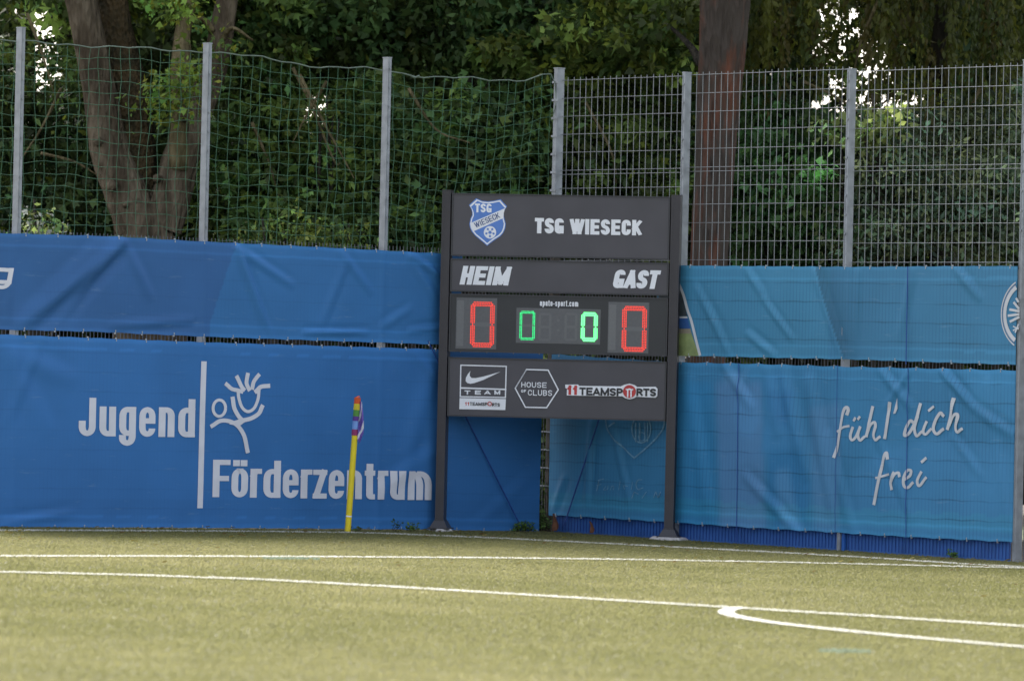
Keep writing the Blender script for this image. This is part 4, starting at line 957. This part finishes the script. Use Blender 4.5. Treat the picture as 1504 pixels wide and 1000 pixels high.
def thin(P, k=1.0, coarse=False):
    """keeps leaves out of the openings where daylight comes through the wood"""
    d = P-CO; z = d@FW; x = 752+F*(d@RT)/z; y = 500-F*(d@UPV)/z; keep = np.ones(len(P), bool)
    q = np.stack([x, y], 1); nz_ = .5*vnoise(q, 7, 6, 41)+.5*vnoise(q, 15, 12, 42); stray = rng.random(len(P)) < .04
    for sx, sy, rx, ry in SKY:
        e = 1-((x-sx)/(rx*.92))**2-((y-sy)/(ry*.92))**2
        if coarse: keep &= ~(e > -1.6)
        else: keep &= ~((e > 0) & (nz_ > .60-.13*np.clip(e, 0, 1)) & ~stray)
    return keep
def make_crown(parent, blobs, size, base, var=.5, m=None, oval=False, bright=.05, yellow=(.17,.21,.03), k=1.0, name='crown', droop=.5, gaps=True):
    PP, TT = [], []
    for (c, r, n, per) in blobs:
        L, idx = clusters(c, r, n, per); T_ = tones(n, idx, base, var, bright, yellow)
        if gaps: kp = thin(L, k=k, coarse=(m is M['coarse_leaf'])); L, T_ = L[kp], T_[kp]
        PP.append(L); TT.append(T_)
    return leaf_mesh(name, np.concatenate(PP), size, np.concatenate(TT), parent, m or M['leaf'], oval, droop, szvar=1.0, mixed=not oval)
def bark(name, col, col2, scale=5.0, vert=.25, lo=.40):
    m = bpy.data.materials.new(name); m.use_nodes = True; N = m.node_tree; b = N.nodes['Principled BSDF']; b.inputs['Roughness'].default_value = .9; b.inputs['Specular IOR Level'].default_value = .2
    tc = N.nodes.new('ShaderNodeTexCoord'); mp = N.nodes.new('ShaderNodeMapping'); mp.inputs['Scale'].default_value = (1, 1, vert); N.links.new(tc.outputs['Object'], mp.inputs['Vector'])
    n1 = N.nodes.new('ShaderNodeTexNoise'); n1.inputs['Scale'].default_value = scale; n1.inputs['Detail'].default_value = 8; n1.inputs['Roughness'].default_value = .65; N.links.new(mp.outputs[0], n1.inputs['Vector'])
    vo = N.nodes.new('ShaderNodeTexVoronoi'); vo.inputs['Scale'].default_value = scale*4; N.links.new(mp.outputs[0], vo.inputs['Vector'])
    rp = N.nodes.new('ShaderNodeValToRGB'); rp.color_ramp.elements[0].position = lo; rp.color_ramp.elements[1].position = lo+.24; rp.color_ramp.elements[0].color = (*col, 1); rp.color_ramp.elements[1].color = (*col2, 1); N.links.new(n1.outputs[0], rp.inputs[0]); N.links.new(rp.outputs[0], b.inputs['Base Color'])
    ad = N.nodes.new('ShaderNodeMath'); ad.operation = 'ADD'; N.links.new(n1.outputs[0], ad.inputs[0]); N.links.new(vo.outputs[0], ad.inputs[1])
    bp = N.nodes.new('ShaderNodeBump'); bp.inputs['Strength'].default_value = 1.0; bp.inputs['Distance'].default_value = .05; N.links.new(ad.outputs[0], bp.inputs['Height']); N.links.new(bp.outputs[0], b.inputs['Normal'])
    return m
M['grey_bark'] = bark('grey_brown_bark', (.060,.044,.028), (.165,.130,.088)); M['red_bark'] = bark('red_brown_bark', (.070,.056,.046), (.185,.060,.030), 4.2, .22, .50); M['mossy_bark'] = bark('mossy_brown_bark', (.028,.024,.012), (.075,.050,.022), 6, .6); M['dark_bark'] = bark('dark_bark', (.02,.017,.013), (.05,.042,.03)); M['pale_bark'] = bark('pale_mossy_bark', (.08,.065,.03), (.20,.16,.085))
def limb(mb, pts, rad, n=12, seed=0, rough=.05, mi=0):
    P = smooth_path(pts, 6); R2 = np.interp(np.linspace(0, 1, len(P)), np.linspace(0, 1, len(rad)), rad); r = random.Random(seed)
    P = [p+np.array([r.gauss(0,1), r.gauss(0,1), 0])*rough*.25*q for p, q in zip(P, R2)]
    R2 = [q*(1+r.uniform(-rough, rough)) for q in R2]; mb.tube(P, R2, n, mi)
def barked(mb, pts, rad, seed=0, n=44, amp=.06, ridges=9, step=.045):
    """a trunk with real bark relief: furrows, plates and swellings"""
    P = smooth_path(pts, 8); seg = [0]
    for a_, b_ in zip(P[:-1], P[1:]): seg.append(seg[-1]+np.linalg.norm(b_-a_))
    L = seg[-1]; m = int(L/step)+2; t = np.linspace(0, L, m); C_ = np.stack([np.interp(t, seg, [p[k] for p in P]) for k in range(3)], 1)
    R2 = np.interp(np.linspace(0, L, m), np.linspace(0, L, len(rad)), rad); th = np.arange(n)*2*math.pi/n
    TT, HH = np.meshgrid(th, t); X_ = np.stack([np.cos(TT).ravel()*ridges*.5+seed, np.sin(TT).ravel()*ridges*.5+HH.ravel()*2.2], 1)
    f1 = vnoise(X_, 1.0, 1.0, seed); f2 = vnoise(X_, .33, .45, seed+1); f3 = vnoise(X_, 4.0, 5.0, seed+2)
    rr = (1 + amp*(1-2*np.abs(f1-.5)*2) + amp*.7*(f2-.5) + amp*2.4*(f3-.5)).reshape(m, n)*R2[:, None]
    tg = np.gradient(C_, axis=0); tg /= np.linalg.norm(tg, axis=1)[:, None]; u = np.cross(tg, np.array([0, 1.0, .01])); u /= np.linalg.norm(u, axis=1)[:, None]; v = np.cross(tg, u)
    V = C_[:, None]+rr[..., None]*(np.cos(th)[None, :, None]*u[:, None]+np.sin(th)[None, :, None]*v[:, None])
    mb.add(V.reshape(-1, 3), [(i*n+k, i*n+(k+1) % n, (i+1)*n+(k+1) % n, (i+1)*n+k) for i in range(m-1) for k in range(n)])
def base_of(p): return (float(p[0]), float(p[1]), float(gz(p[0])))
def down(px, py, Y, zz=None): p = at(px, py, Y); p = p.copy(); p[2] = gz(p[0])-.05 if zz is None else zz; return p

# ---- left many-stemmed tree
YT = 69.0; b0 = down(222,345,YT); T1 = empty('tree', base_of(b0)); tag(T1, 'large grey-barked tree forking into thick limbs behind the left net', 'tree')
mb = MB()
barked(mb, [b0, at(222,460,YT), at(216,350,YT), at(208,300,YT)], [.50,.42,.41,.30], 1, amp=.08)
barked(mb, [at(204,335,YT), at(180,275,YT), at(162,230,YT), at(152,170,YT), at(139,95,YT), at(120,0,YT), at(100,-120,YT), at(70,-420,YT)], [.28,.23,.19,.185,.215,.235,.22,.12], 2)
barked(mb, [at(236,335,YT), at(252,285,YT), at(264,238,YT), at(281,180,YT), at(300,135,YT), at(318,85,YT), at(334,0,YT), at(348,-120,YT), at(380,-350,YT)], [.25,.215,.195,.155,.125,.11,.09,.08,.04], 3, n=30)
mb.build('trunk', M['grey_bark'], T1, smooth=True)
mb = MB(); barked(mb, [at(206,345,YT+.25), at(200,290,YT+.25), at(196,220,YT+.3), at(190,150,YT+.3), at(177,80,YT+.4), at(165,-20,YT+.5), at(160,-240,YT+.6)], [.30,.29,.26,.20,.16,.15,.08], 4, n=30)
mb.build('inner_limb', M['mossy_bark'], T1, smooth=True)

mb = MB(); limb(mb, [at(262,250,YT-.1), at(268,160,YT-.1), at(266,100,YT-.1), at(270,40,YT), at(290,-40,YT)], [.14,.13,.125,.10,.05], 10, 5); mb.build('branch', M['pale_bark'], T1, smooth=True); mb = MB()
limb(mb, [at(320,70,YT-.1), at(340,42,YT-.2), at(372,60,YT-.3)], [.04,.03,.012], 6, 6); mb.build('branch', M['pale_bark'], T1, smooth=True); mb = MB(); limb(mb, [at(312,46,YT-.1), at(300,30,YT-.2), at(282,24,YT-.3)], [.05,.035,.02], 6, 7)
mb.build('branch', M['pale_bark'], T1, smooth=True)
mb = MB()      # knots and burrs
for x, y, r in ((165,272,.07),(144,208,.055),(185,300,.05),(230,262,.045),(270,175,.04)):
    mb = MB(); c = at(x, y, YT-.27); mb.tube([c+np.array([0,.12,0]), c, c+np.array([0,-.03,0])], [r*1.3, r, r*.4], 9); mb.build('knot', M['grey_bark'], T1, smooth=True)
make_crown(T1, [(at(60,-60,70.5), (2.2,1.5,.9), 60, 60), (at(250,-30,70.8), (1.8,1.4,.75), 70, 60), (at(380,20,70.0), (.8,.8,.7), 34, 60), (at(180,-330,71), (3.4,3.0,2.2), 130, 40)], .13, (.050,.085,.022), .5)
make_crown(T1, [(at(256,118,68.2), (.34,.3,.32), 13, 34), (at(232,150,68.3), (.25,.2,.15), 6, 30), (at(330,72,68.3), (.2,.2,.2), 5, 24), (at(255,8,68.3), (.5,.3,.2), 9, 36)], .085, (.07,.12,.022), .4, bright=.15, yellow=(.24,.25,.03), name='low_sprig', gaps=False)
make_crown(T1, [(at(60,75,70.4), (.42,.35,.50), 34, 26), (at(95,100,70.0), (.2,.3,.35), 14, 24)], .08, (.05,.08,.02), .5, name='loose_foliage', gaps=False)
adopt(T1)
# ---- red-barked tree
YR = 67.3; b0 = down(1030,500,YR); T2 = empty('tree', base_of(b0)); tag(T2, 'tall red-brown barked trunk behind the wire mesh right of the scoreboard', 'tree')
mb = MB(); barked(mb, [b0, at(1036,520,YR), at(1040,385,YR), at(1048,250,YR), at(1054,150,YR), at(1059,90,YR), at(1064,0,YR), at(1072,-160,YR), at(1080,-600,YR)], [.25,.225,.205,.215,.245,.285,.285,.26,.16], 11, n=72, amp=.085, ridges=14); mb.build('trunk', M['red_bark'], T2, smooth=True)
mb = MB(); limb(mb, [at(1072,-150,YR), at(1180,-260,YR+.5), at(1350,-330,YR+1)], [.12,.09,.04], 8, 12); mb.build('branch', M['dark_bark'], T2, smooth=True); mb = MB(); limb(mb, [at(1070,-200,YR), at(960,-280,YR+.5), at(800,-340,YR)], [.12,.08,.04], 8, 13); mb.build('branch', M['dark_bark'], T2, smooth=True); mb = MB(); limb(mb, [at(1030,95,YR), at(1015,70,YR+.4), at(985,40,YR+.9)], [.06,.04,.02], 7, 14); mb.build('branch', M['dark_bark'], T2, smooth=True)
make_crown(T2, [(at(1080,-420,68), (4.2,3.2,2.4), 190, 36), (at(940,30,68.8), (1.1,.7,.55), 44, 60), (at(850,70,69.6), (1.1,.7,.4), 36, 60)], .12, (.062,.090,.020), .45, bright=.12)
adopt(T2)
# ---- weeping tree at the upper right: long hanging strands
b0 = down(1380,500,70.5); T3 = empty('tree', base_of(b0)); tag(T3, 'yellow-green tree with hanging strands of foliage above the right mesh fence', 'tree')
mb = MB(); limb(mb, [b0, at(1385,400,70.5), at(1372,200,70.5), at(1390,0,70.5), at(1400,-300,70.5)], [.20,.17,.15,.13,.07], 10, 21)
for k, (x, y) in enumerate(((1150,-60),(1250,-30),(1480,-40),(1330,-50),(1560,-20))): limb(mb, [at(1388,-60-20*k,70.5), at((1388+x)/2,y-60,70.1), at(x,y,69.8)], [.08,.05,.02], 6, 30+k)
mb.build('trunk', M['dark_bark'], T3, smooth=True)
PP, TT = [], []
for k in range(330):
    x = random.uniform(1100, 1560); y = random.uniform(-160, 60)+(20 if x > 1300 else -10); Yd = random.uniform(68.4, 71.5); p = at(x, y, Yd); L_ = random.uniform(.4, 1.15); n = int(L_*52)
    sx, sy = random.gauss(0,.06), random.gauss(0,.06); t = np.linspace(0, 1, n)[:, None]
    q = p+np.array([sx, sy, -1.0])*L_*t + rng.normal(size=(n, 3))*.030; PP.append(q); c = np.array(random.choice([(.085,.098,.018),(.060,.082,.018),(.10,.085,.018),(.12,.13,.02)])); TT.append(np.tile(c*random.uniform(.6,1.2), (n, 1)))
PP = np.concatenate(PP); TT = np.concatenate(TT); kp = thin(PP); leaf_mesh('crown', PP[kp], .105, TT[kp], T3, M['leaf'], True, 1.8)
make_crown(T3, [(at(1245,45,70.0), (.75,.5,.62), 52, 26), (at(1262,130,69.8), (.5,.4,.35), 22, 26), (at(1340,150,69.6), (.5,.4,.2), 14, 26)], .085, (.085,.105,.02), .6, bright=.25, yellow=(.20,.22,.03), name='loose_foliage', gaps=False)
adopt(T3)
# ---- shrubs and trees close behind the fences
def shrub(label, blobs, size, base, foot, name='shrub', **kw):
    b0 = down(foot[0], 500, foot[1]); T = empty(name, base_of(b0)); tag(T, label, name.replace('_', ' '), 'undergrowth behind the fences')
    mb = MB()
    for k in range(5):
        c = blobs[k % len(blobs)][0]; limb(mb, [b0+np.array([random.uniform(-.15,.15), 0, 0]), (b0+c)/2+np.array([random.uniform(-.2,.2), .1, .1]), c+np.array([random.uniform(-.3,.3), random.uniform(-.2,.2), random.uniform(-.2,.4)])], [.05,.035,.012], 6, 50+k)
    mb.build('stem', M['dark_bark'], T, smooth=True); make_crown(T, blobs, size, base, **kw); adopt(T); return T
shrub('dark leafy shrub behind the net at the far left edge', [(at(20,230,70.8), (.9,.7,1.0), 60, 56), (at(60,330,70.4), (.8,.6,.5), 40, 56), (at(-60,120,71), (1.0,.7,.9), 50, 56), (at(110,200,71.6), (.6,.6,.9), 30, 56)], .12, (.034,.058,.018), (30,70.8), bright=.02)
shrub('leafy shrub behind the net between the forked tree and the middle post', [(at(400,230,69.6), (.75,.6,.9), 70, 60), (at(380,140,70.2), (.6,.5,.5), 34, 60), (at(470,270,69.4), (.7,.5,.55), 52, 60), (at(440,330,69), (.8,.5,.35), 40, 60), (at(345,300,70), (.4,.5,.7), 30, 60), (at(462,160,70.3), (.5,.3,.35), 15, 22)], .12, (.045,.080,.020), (410,69.6), bright=.07, yellow=(.13,.18,.03))
shrub('thin twiggy bush around the bright opening between the second and third posts', [(at(462,165,69), (.36,.25,.30), 13, 24)], .075, (.07,.10,.025), (462,69), gaps=False)
shrub('low yellow-green bush peeping over the left banner under the net', [(at(450,346,67.2), (.45,.22,.16), 18, 30), (at(400,352,67.3), (.3,.2,.10), 7, 30), (at(500,350,67.4), (.3,.2,.12), 8, 30)], .075, (.055,.085,.018), (450,67.3), bright=.20, yellow=(.26,.30,.06), gaps=False)
shrub('dense dark bush behind the net beside the scoreboard top', [(at(640,220,69.5), (.9,.6,.9), 90, 60), (at(730,260,69.2), (.8,.6,.8), 70, 60), (at(600,330,69.2), (.9,.5,.4), 50, 60), (at(780,170,69.8), (.7,.6,.5), 46, 60), (at(560,170,70.4), (.5,.6,.6), 34, 60)], .13, (.040,.072,.020), (660,69.5), bright=.05, yellow=(.12,.18,.03))
shrub('leafy dark bush behind the mesh between corner post and red trunk', [(at(890,230,69.6), (.85,.6,.9), 84, 60), (at(860,160,70), (.7,.5,.5), 40, 60), (at(960,200,70), (.6,.5,.9), 50, 60), (at(960,300,69.5), (.5,.5,.5), 30, 60)], .13, (.048,.080,.022), (900,69.6), bright=.05)
shrub('broad green bush behind the mesh just right of the red trunk', [(at(1150,290,69), (.75,.6,.75), 90, 60), (at(1180,190,69.6), (.7,.5,.45), 46, 60), (at(1120,210,70), (.5,.5,.9), 44, 60), (at(1230,330,68.8), (.7,.5,.5), 54, 60)], .12, (.040,.085,.026), (1160,69), bright=.04, yellow=(.11,.16,.04))
shrub('grey-green narrow-leaved bush behind the mesh at the right edge', [(at(1330,260,68.6), (.8,.6,.75), 120, 60), (at(1430,300,68.4), (.75,.5,.65), 110, 60), (at(1290,340,68.4), (.6,.5,.4), 60, 60), (at(1400,200,69.2), (.6,.5,.5), 50, 60), (at(1520,220,68.8), (.5,.5,1.0), 70, 60)], .085, (.075,.105,.055), (1400,68.6), oval=True, bright=.04, yellow=(.22,.26,.12))
shrub('pale lime-leaved sapling behind the mesh right of the second grey post', [(at(1290,196,68.2), (.22,.2,.16), 9, 30), (at(1300,172,68.2), (.16,.15,.10), 5, 26), (at(1222,190,68.4), (.12,.12,.12), 4, 20)], .11, (.20,.27,.09), (1290,68.3), bright=.2, yellow=(.32,.38,.14), gaps=False)
T = shrub('small white-flowering shrub low behind the net at the far left', [(at(60,330,67.4), (.16,.12,.12), 9, 30)], .07, (.10,.14,.04), (60,67.4), bright=.25, yellow=(.50,.52,.46), gaps=False)
b0 = down(690,500,72.5); T5 = empty('tree', base_of(b0)); tag(T5, 'dark maple whose broad leaves hang over the net above the scoreboard', 'tree')
mb = MB(); limb(mb, [b0, at(690,300,72.5), at(700,100,72.5), at(690,-200,72.5)], [.22,.2,.17,.1], 10, 71); mb.build('trunk', M['dark_bark'], T5, smooth=True)
for k, (x, y) in enumerate(((420,-10),(900,-20),(560,20),(800,30))): mb = MB(); limb(mb, [at(695,-60,72.5), at((695+x)/2,y-50,71.5), at(x,y,70.8)], [.08,.05,.015], 6, 80+k); mb.build('branch', M['dark_bark'], T5, smooth=True)
make_crown(T5, [(at(430,20,70.8), (.9,.8,.55), 60, 60), (at(560,40,70.8), (.9,.8,.5), 64, 60), (at(690,45,70.6), (.9,.8,.5), 64, 60), (at(830,20,70.6), (.9,.8,.5), 60, 60), (at(640,-120,71), (2.4,1.6,.9), 120, 50), (at(960,-20,70.6), (.8,.8,.5), 40, 60), (at(690,-500,71), (4.5,3.4,2.0), 190, 30), (at(350,60,71), (.6,.6,.6), 30, 60)], .125, (.040,.072,.022), .5, bright=.03, yellow=(.11,.13,.02)); adopt(T5)
for k, (x, yy, Yd, lab) in enumerate(((100,-520,72,'upper crown of a tall beech, left of the wood, out above the net'),)): pass
shrub('dark undergrowth seen through the slot between the two lower banners', [(at(800,650,66.2), (.55,.3,.9), 46, 50), (at(805,560,66.4), (.5,.3,.5), 26, 50), (at(800,740,65.9), (.4,.25,.3), 20, 50)], .09, (.05,.075,.022), (800,66.2), gaps=False)
# ---- trees deeper in the wood: trunks, coarse dark crowns closing the view and shading the fence
def wood_tree(label, x, Y, blobs, base, r0=.2, size=.24, m=None):
    b0 = down(x, 500, Y); T = empty('tree', base_of(b0)); tag(T, label, 'tree', 'trees of the wood behind the pitch')
    mb = MB(); limb(mb, [b0, b0+np.array([random.uniform(-.2,.2),0,3.0]), b0+np.array([random.uniform(-.4,.4),0,6.5]), b0+np.array([random.uniform(-.5,.5),0,10])], [r0,r0*.85,r0*.7,r0*.35], 9, int(x))
    for k in range(5):
        z = 3+k*1.2; sgn = -1 if k % 2 else 1; limb(mb, [b0+np.array([0,0,z]), b0+np.array([sgn*.9,-.2,z+.5]), b0+np.array([sgn*2.0,-.5,z+.8])], [r0*.35,r0*.22,.02], 6, int(x)+k)
    mb.build('trunk', M['dark_bark'], T, smooth=True)
    make_crown(T, blobs, size, base, m=M['coarse_leaf'], bright=.02, k=1.15); adopt(T); return T
spec = [(-80,78),(150,80),(330,77),(520,79),(700,77.5),(880,80),(1060,78),(1168,80.5),(1420,78),(1600,80)]
names = ['dark wood tree beyond the far left edge of the net','dark wood tree seen between the limbs of the forked tree','dark wood tree behind the second grey post from the left','dark wood tree behind the third grey post from the left','dark wood tree rising behind the crest of the scoreboard','dark wood tree rising behind the right half of the scoreboard','dark wood tree hidden mostly by the red-brown trunk','dark wood tree behind the brightest gap of sky','dark wood tree behind the hanging foliage','dark wood tree at the far right edge of the mesh']
for (x, Yd), lab in zip(spec, names):
    bl_ = [(at(x, 420, Yd), (1.5,1.2,1.3), 90, 46), (at(x+30, 210, Yd+.3), (1.5,1.2,1.3), 110, 46), (at(x-20, 20, Yd), (1.6,1.3,1.2), 100, 46), (at(x, -330, Yd-1), (2.6,3.0,2.8), 150, 34), (at(x, -800, Yd-4), (2.8,4.0,2.6), 150, 34)]
    wood_tree(lab, x, Yd, bl_, (.026,.042,.014), size=.23)
# a second, farther row, only glimpsed
PPx = [(40,90),(420,92),(800,90),(1180,93),(1500,91)]
for k, (x, Yd) in enumerate(PPx):
    wood_tree(['tree far back in the wood, leftmost of its row','tree far back in the wood left of the third post','tree far back in the wood behind the scoreboard','tree far back in the wood right of the red trunk','tree far back in the wood, rightmost of its row'][k], x, Yd, [(at(x, 380, Yd), (2.6,1.5,2.4), 150, 34), (at(x, 60, Yd), (2.4,1.5,1.8), 110, 34)], (.022,.036,.012), size=.34)

# ---- overhanging twigs in the shade
TWG = [[(440,110),(470,170),(500,225),(520,262)],[(430,100),(455,150),(490,235),(500,240)],[(370,180),(395,240),(410,290)],[(60,225),(110,238),(150,262)],[(90,130),(60,190),(20,250)],[(600,130),(640,190),(690,210)],[(1180,120),(1240,150),(1300,200)],[(1290,0),(1262,70),(1250,140)],[(1200,60),(1235,80),(1290,60)],[(1330,100),(1300,150),(1235,180)],[(480,120),(450,170),(430,210)],[(40,20),(62,80),(80,140)],[(860,150),(900,230),(905,300)],[(1440,130),(1400,220),(1410,300)]]
for k, q in enumerate(TWG):
    mb = MB(); Yt = 68.4+.25*(k % 5); limb(mb, [at(x, y, Yt+.1*j) for j, (x, y) in enumerate(q)], [.022,.014,.006], 6, 200+k); tag(mb.build('twig', M['pale_bark']), 'bare branch showing among leaves ' + ['left of the yellowish opening beyond the net','crossing the bright opening beyond the net','low behind the net left of the bright opening','below the left limb of the forked tree','beside the post at the far left','behind the net above the crest of the scoreboard','low under the brightest sky gap','rising through the brightest sky gap','crossing the upper part of the brightest sky gap','slanting right of the brightest sky gap','forking down left in the net opening','in the sky gap at the far left','behind the mesh left of the red trunk','among the grey-green bush at the right'][k], 'branch', 'bare branches among the leaves')
for k, (pts) in enumerate(([(440,110),(470,170),(500,225),(520,262)], [(330,220),(352,180),(372,150)], [(395,250),(385,300),(380,330)])): pass
# ---- weeds at the foot of the fences
M['weed'] = attr_mat('weed_leaves', .6, .25)
def weed(px, py, S, h, n, spread, col, label, grp=None, off=.28):
    a, _ = S.px(px, py); P0 = S.pt(a, 0, off); P0[2] = gz(P0[0]); T = empty('weed', tuple(P0)); tag(T, label, 'weed')
    V = []; FC = []; TN = []; st = MB()
    for k in range(n):
        th = random.uniform(0, 6.28); r0 = random.uniform(0, spread); base = P0+S.d*math.cos(th)*r0+S.n*math.sin(th)*.04; hh = h*random.uniform(.4,1)*(1-.5*abs(math.cos(th)*r0/spread)**2); tip = base+S.d*random.uniform(-.06,.06)+S.n*random.uniform(-.02,.05)+np.array([0,0,hh])
        st.tube([base, (base+tip)/2+S.d*.01, tip], [.003,.0025,.001], 4)
        for j in range(6):
            t = random.uniform(.2, 1); p = base+(tip-base)*t; dv = rng.normal(size=3); dv[2] = abs(dv[2])*.6; dv /= np.linalg.norm(dv); sv = np.cross(dv, rng.normal(size=3)); sv /= np.linalg.norm(sv); s_ = random.uniform(.02,.05); c = np.array(col)*random.uniform(.6,1.4); i0 = len(V)
            V += [p, p+dv*s_*.5-sv*s_*.28, p+dv*s_, p+dv*s_*.5+sv*s_*.28]; FC.append((i0,i0+1,i0+2,i0+3)); TN += [c]*4
    st.build('stem', M['dark_bark'], T); np_mesh('foliage', np.array(V), np.array(FC), 4, M['weed'], np.array(TN), T); adopt(T); return T
weed(577,770,WL,.11,10,.10,(.10,.17,.04),'small leafy weed against the blue banner right of the corner flag')
weed(553,768,WL,.13,4,.02,(.03,.07,.02),'thin dark weed with a round head just right of the corner flag')
weed(496,775,WL,.05,7,.07,(.10,.15,.04),'tiny weed tuft at the banner foot left of the corner flag')
weed(758,778,WL,.13,34,.26,(.09,.17,.03),'spreading green weed below the scoreboard left of the fence corner', off=.15)
weed(806,776,WR,.26,80,.20,(.075,.14,.035),'largest dark green weed clump growing in the fence corner', off=.14)
weed(1413,808,WR,.10,10,.05,(.10,.20,.04),'small bright weed against the blue plinth near the right edge', off=.12)
weed(801,774,WL,1.05,10,.03,(.07,.13,.035),'slim climbing weed in the slot between the two lower banners', off=.03)
M['dry'] = mat('dry_brown_leaf', (.16,.070,.040), .85, .3, 20)
for px, py, h, lab in ((833,778,.19,'larger curled brown dry leaf at the fence corner weeds'), (887,782,.13,'smaller upright brown dry leaf against the blue plinth')):
    a, _ = WR.px(px, py); P0 = WR.pt(a, 0, .16); P0[2] = gz(P0[0]); mb = MB(); n = 7
    vs = []
    for i in range(n+1):
        t = i/n; wv = h*.30*math.sin(math.pi*min(t+.18,1))*(1-t*.5)
        for sg, o in ((-1, .03), (0, 0), (1, .02)): vs.append(P0+WR.d*(sg*wv+.02*math.sin(t*4))+WR.n*(o+.02*t*t)+np.array([0,0,.02+h*t]))
    mb.add(vs, [(3*i+j, 3*i+j+1, 3*i+j+4, 3*i+j+3) for i in range(n) for j in range(2)]); tag(mb.build('dry_leaf', M['dry']), lab, 'dry leaf')
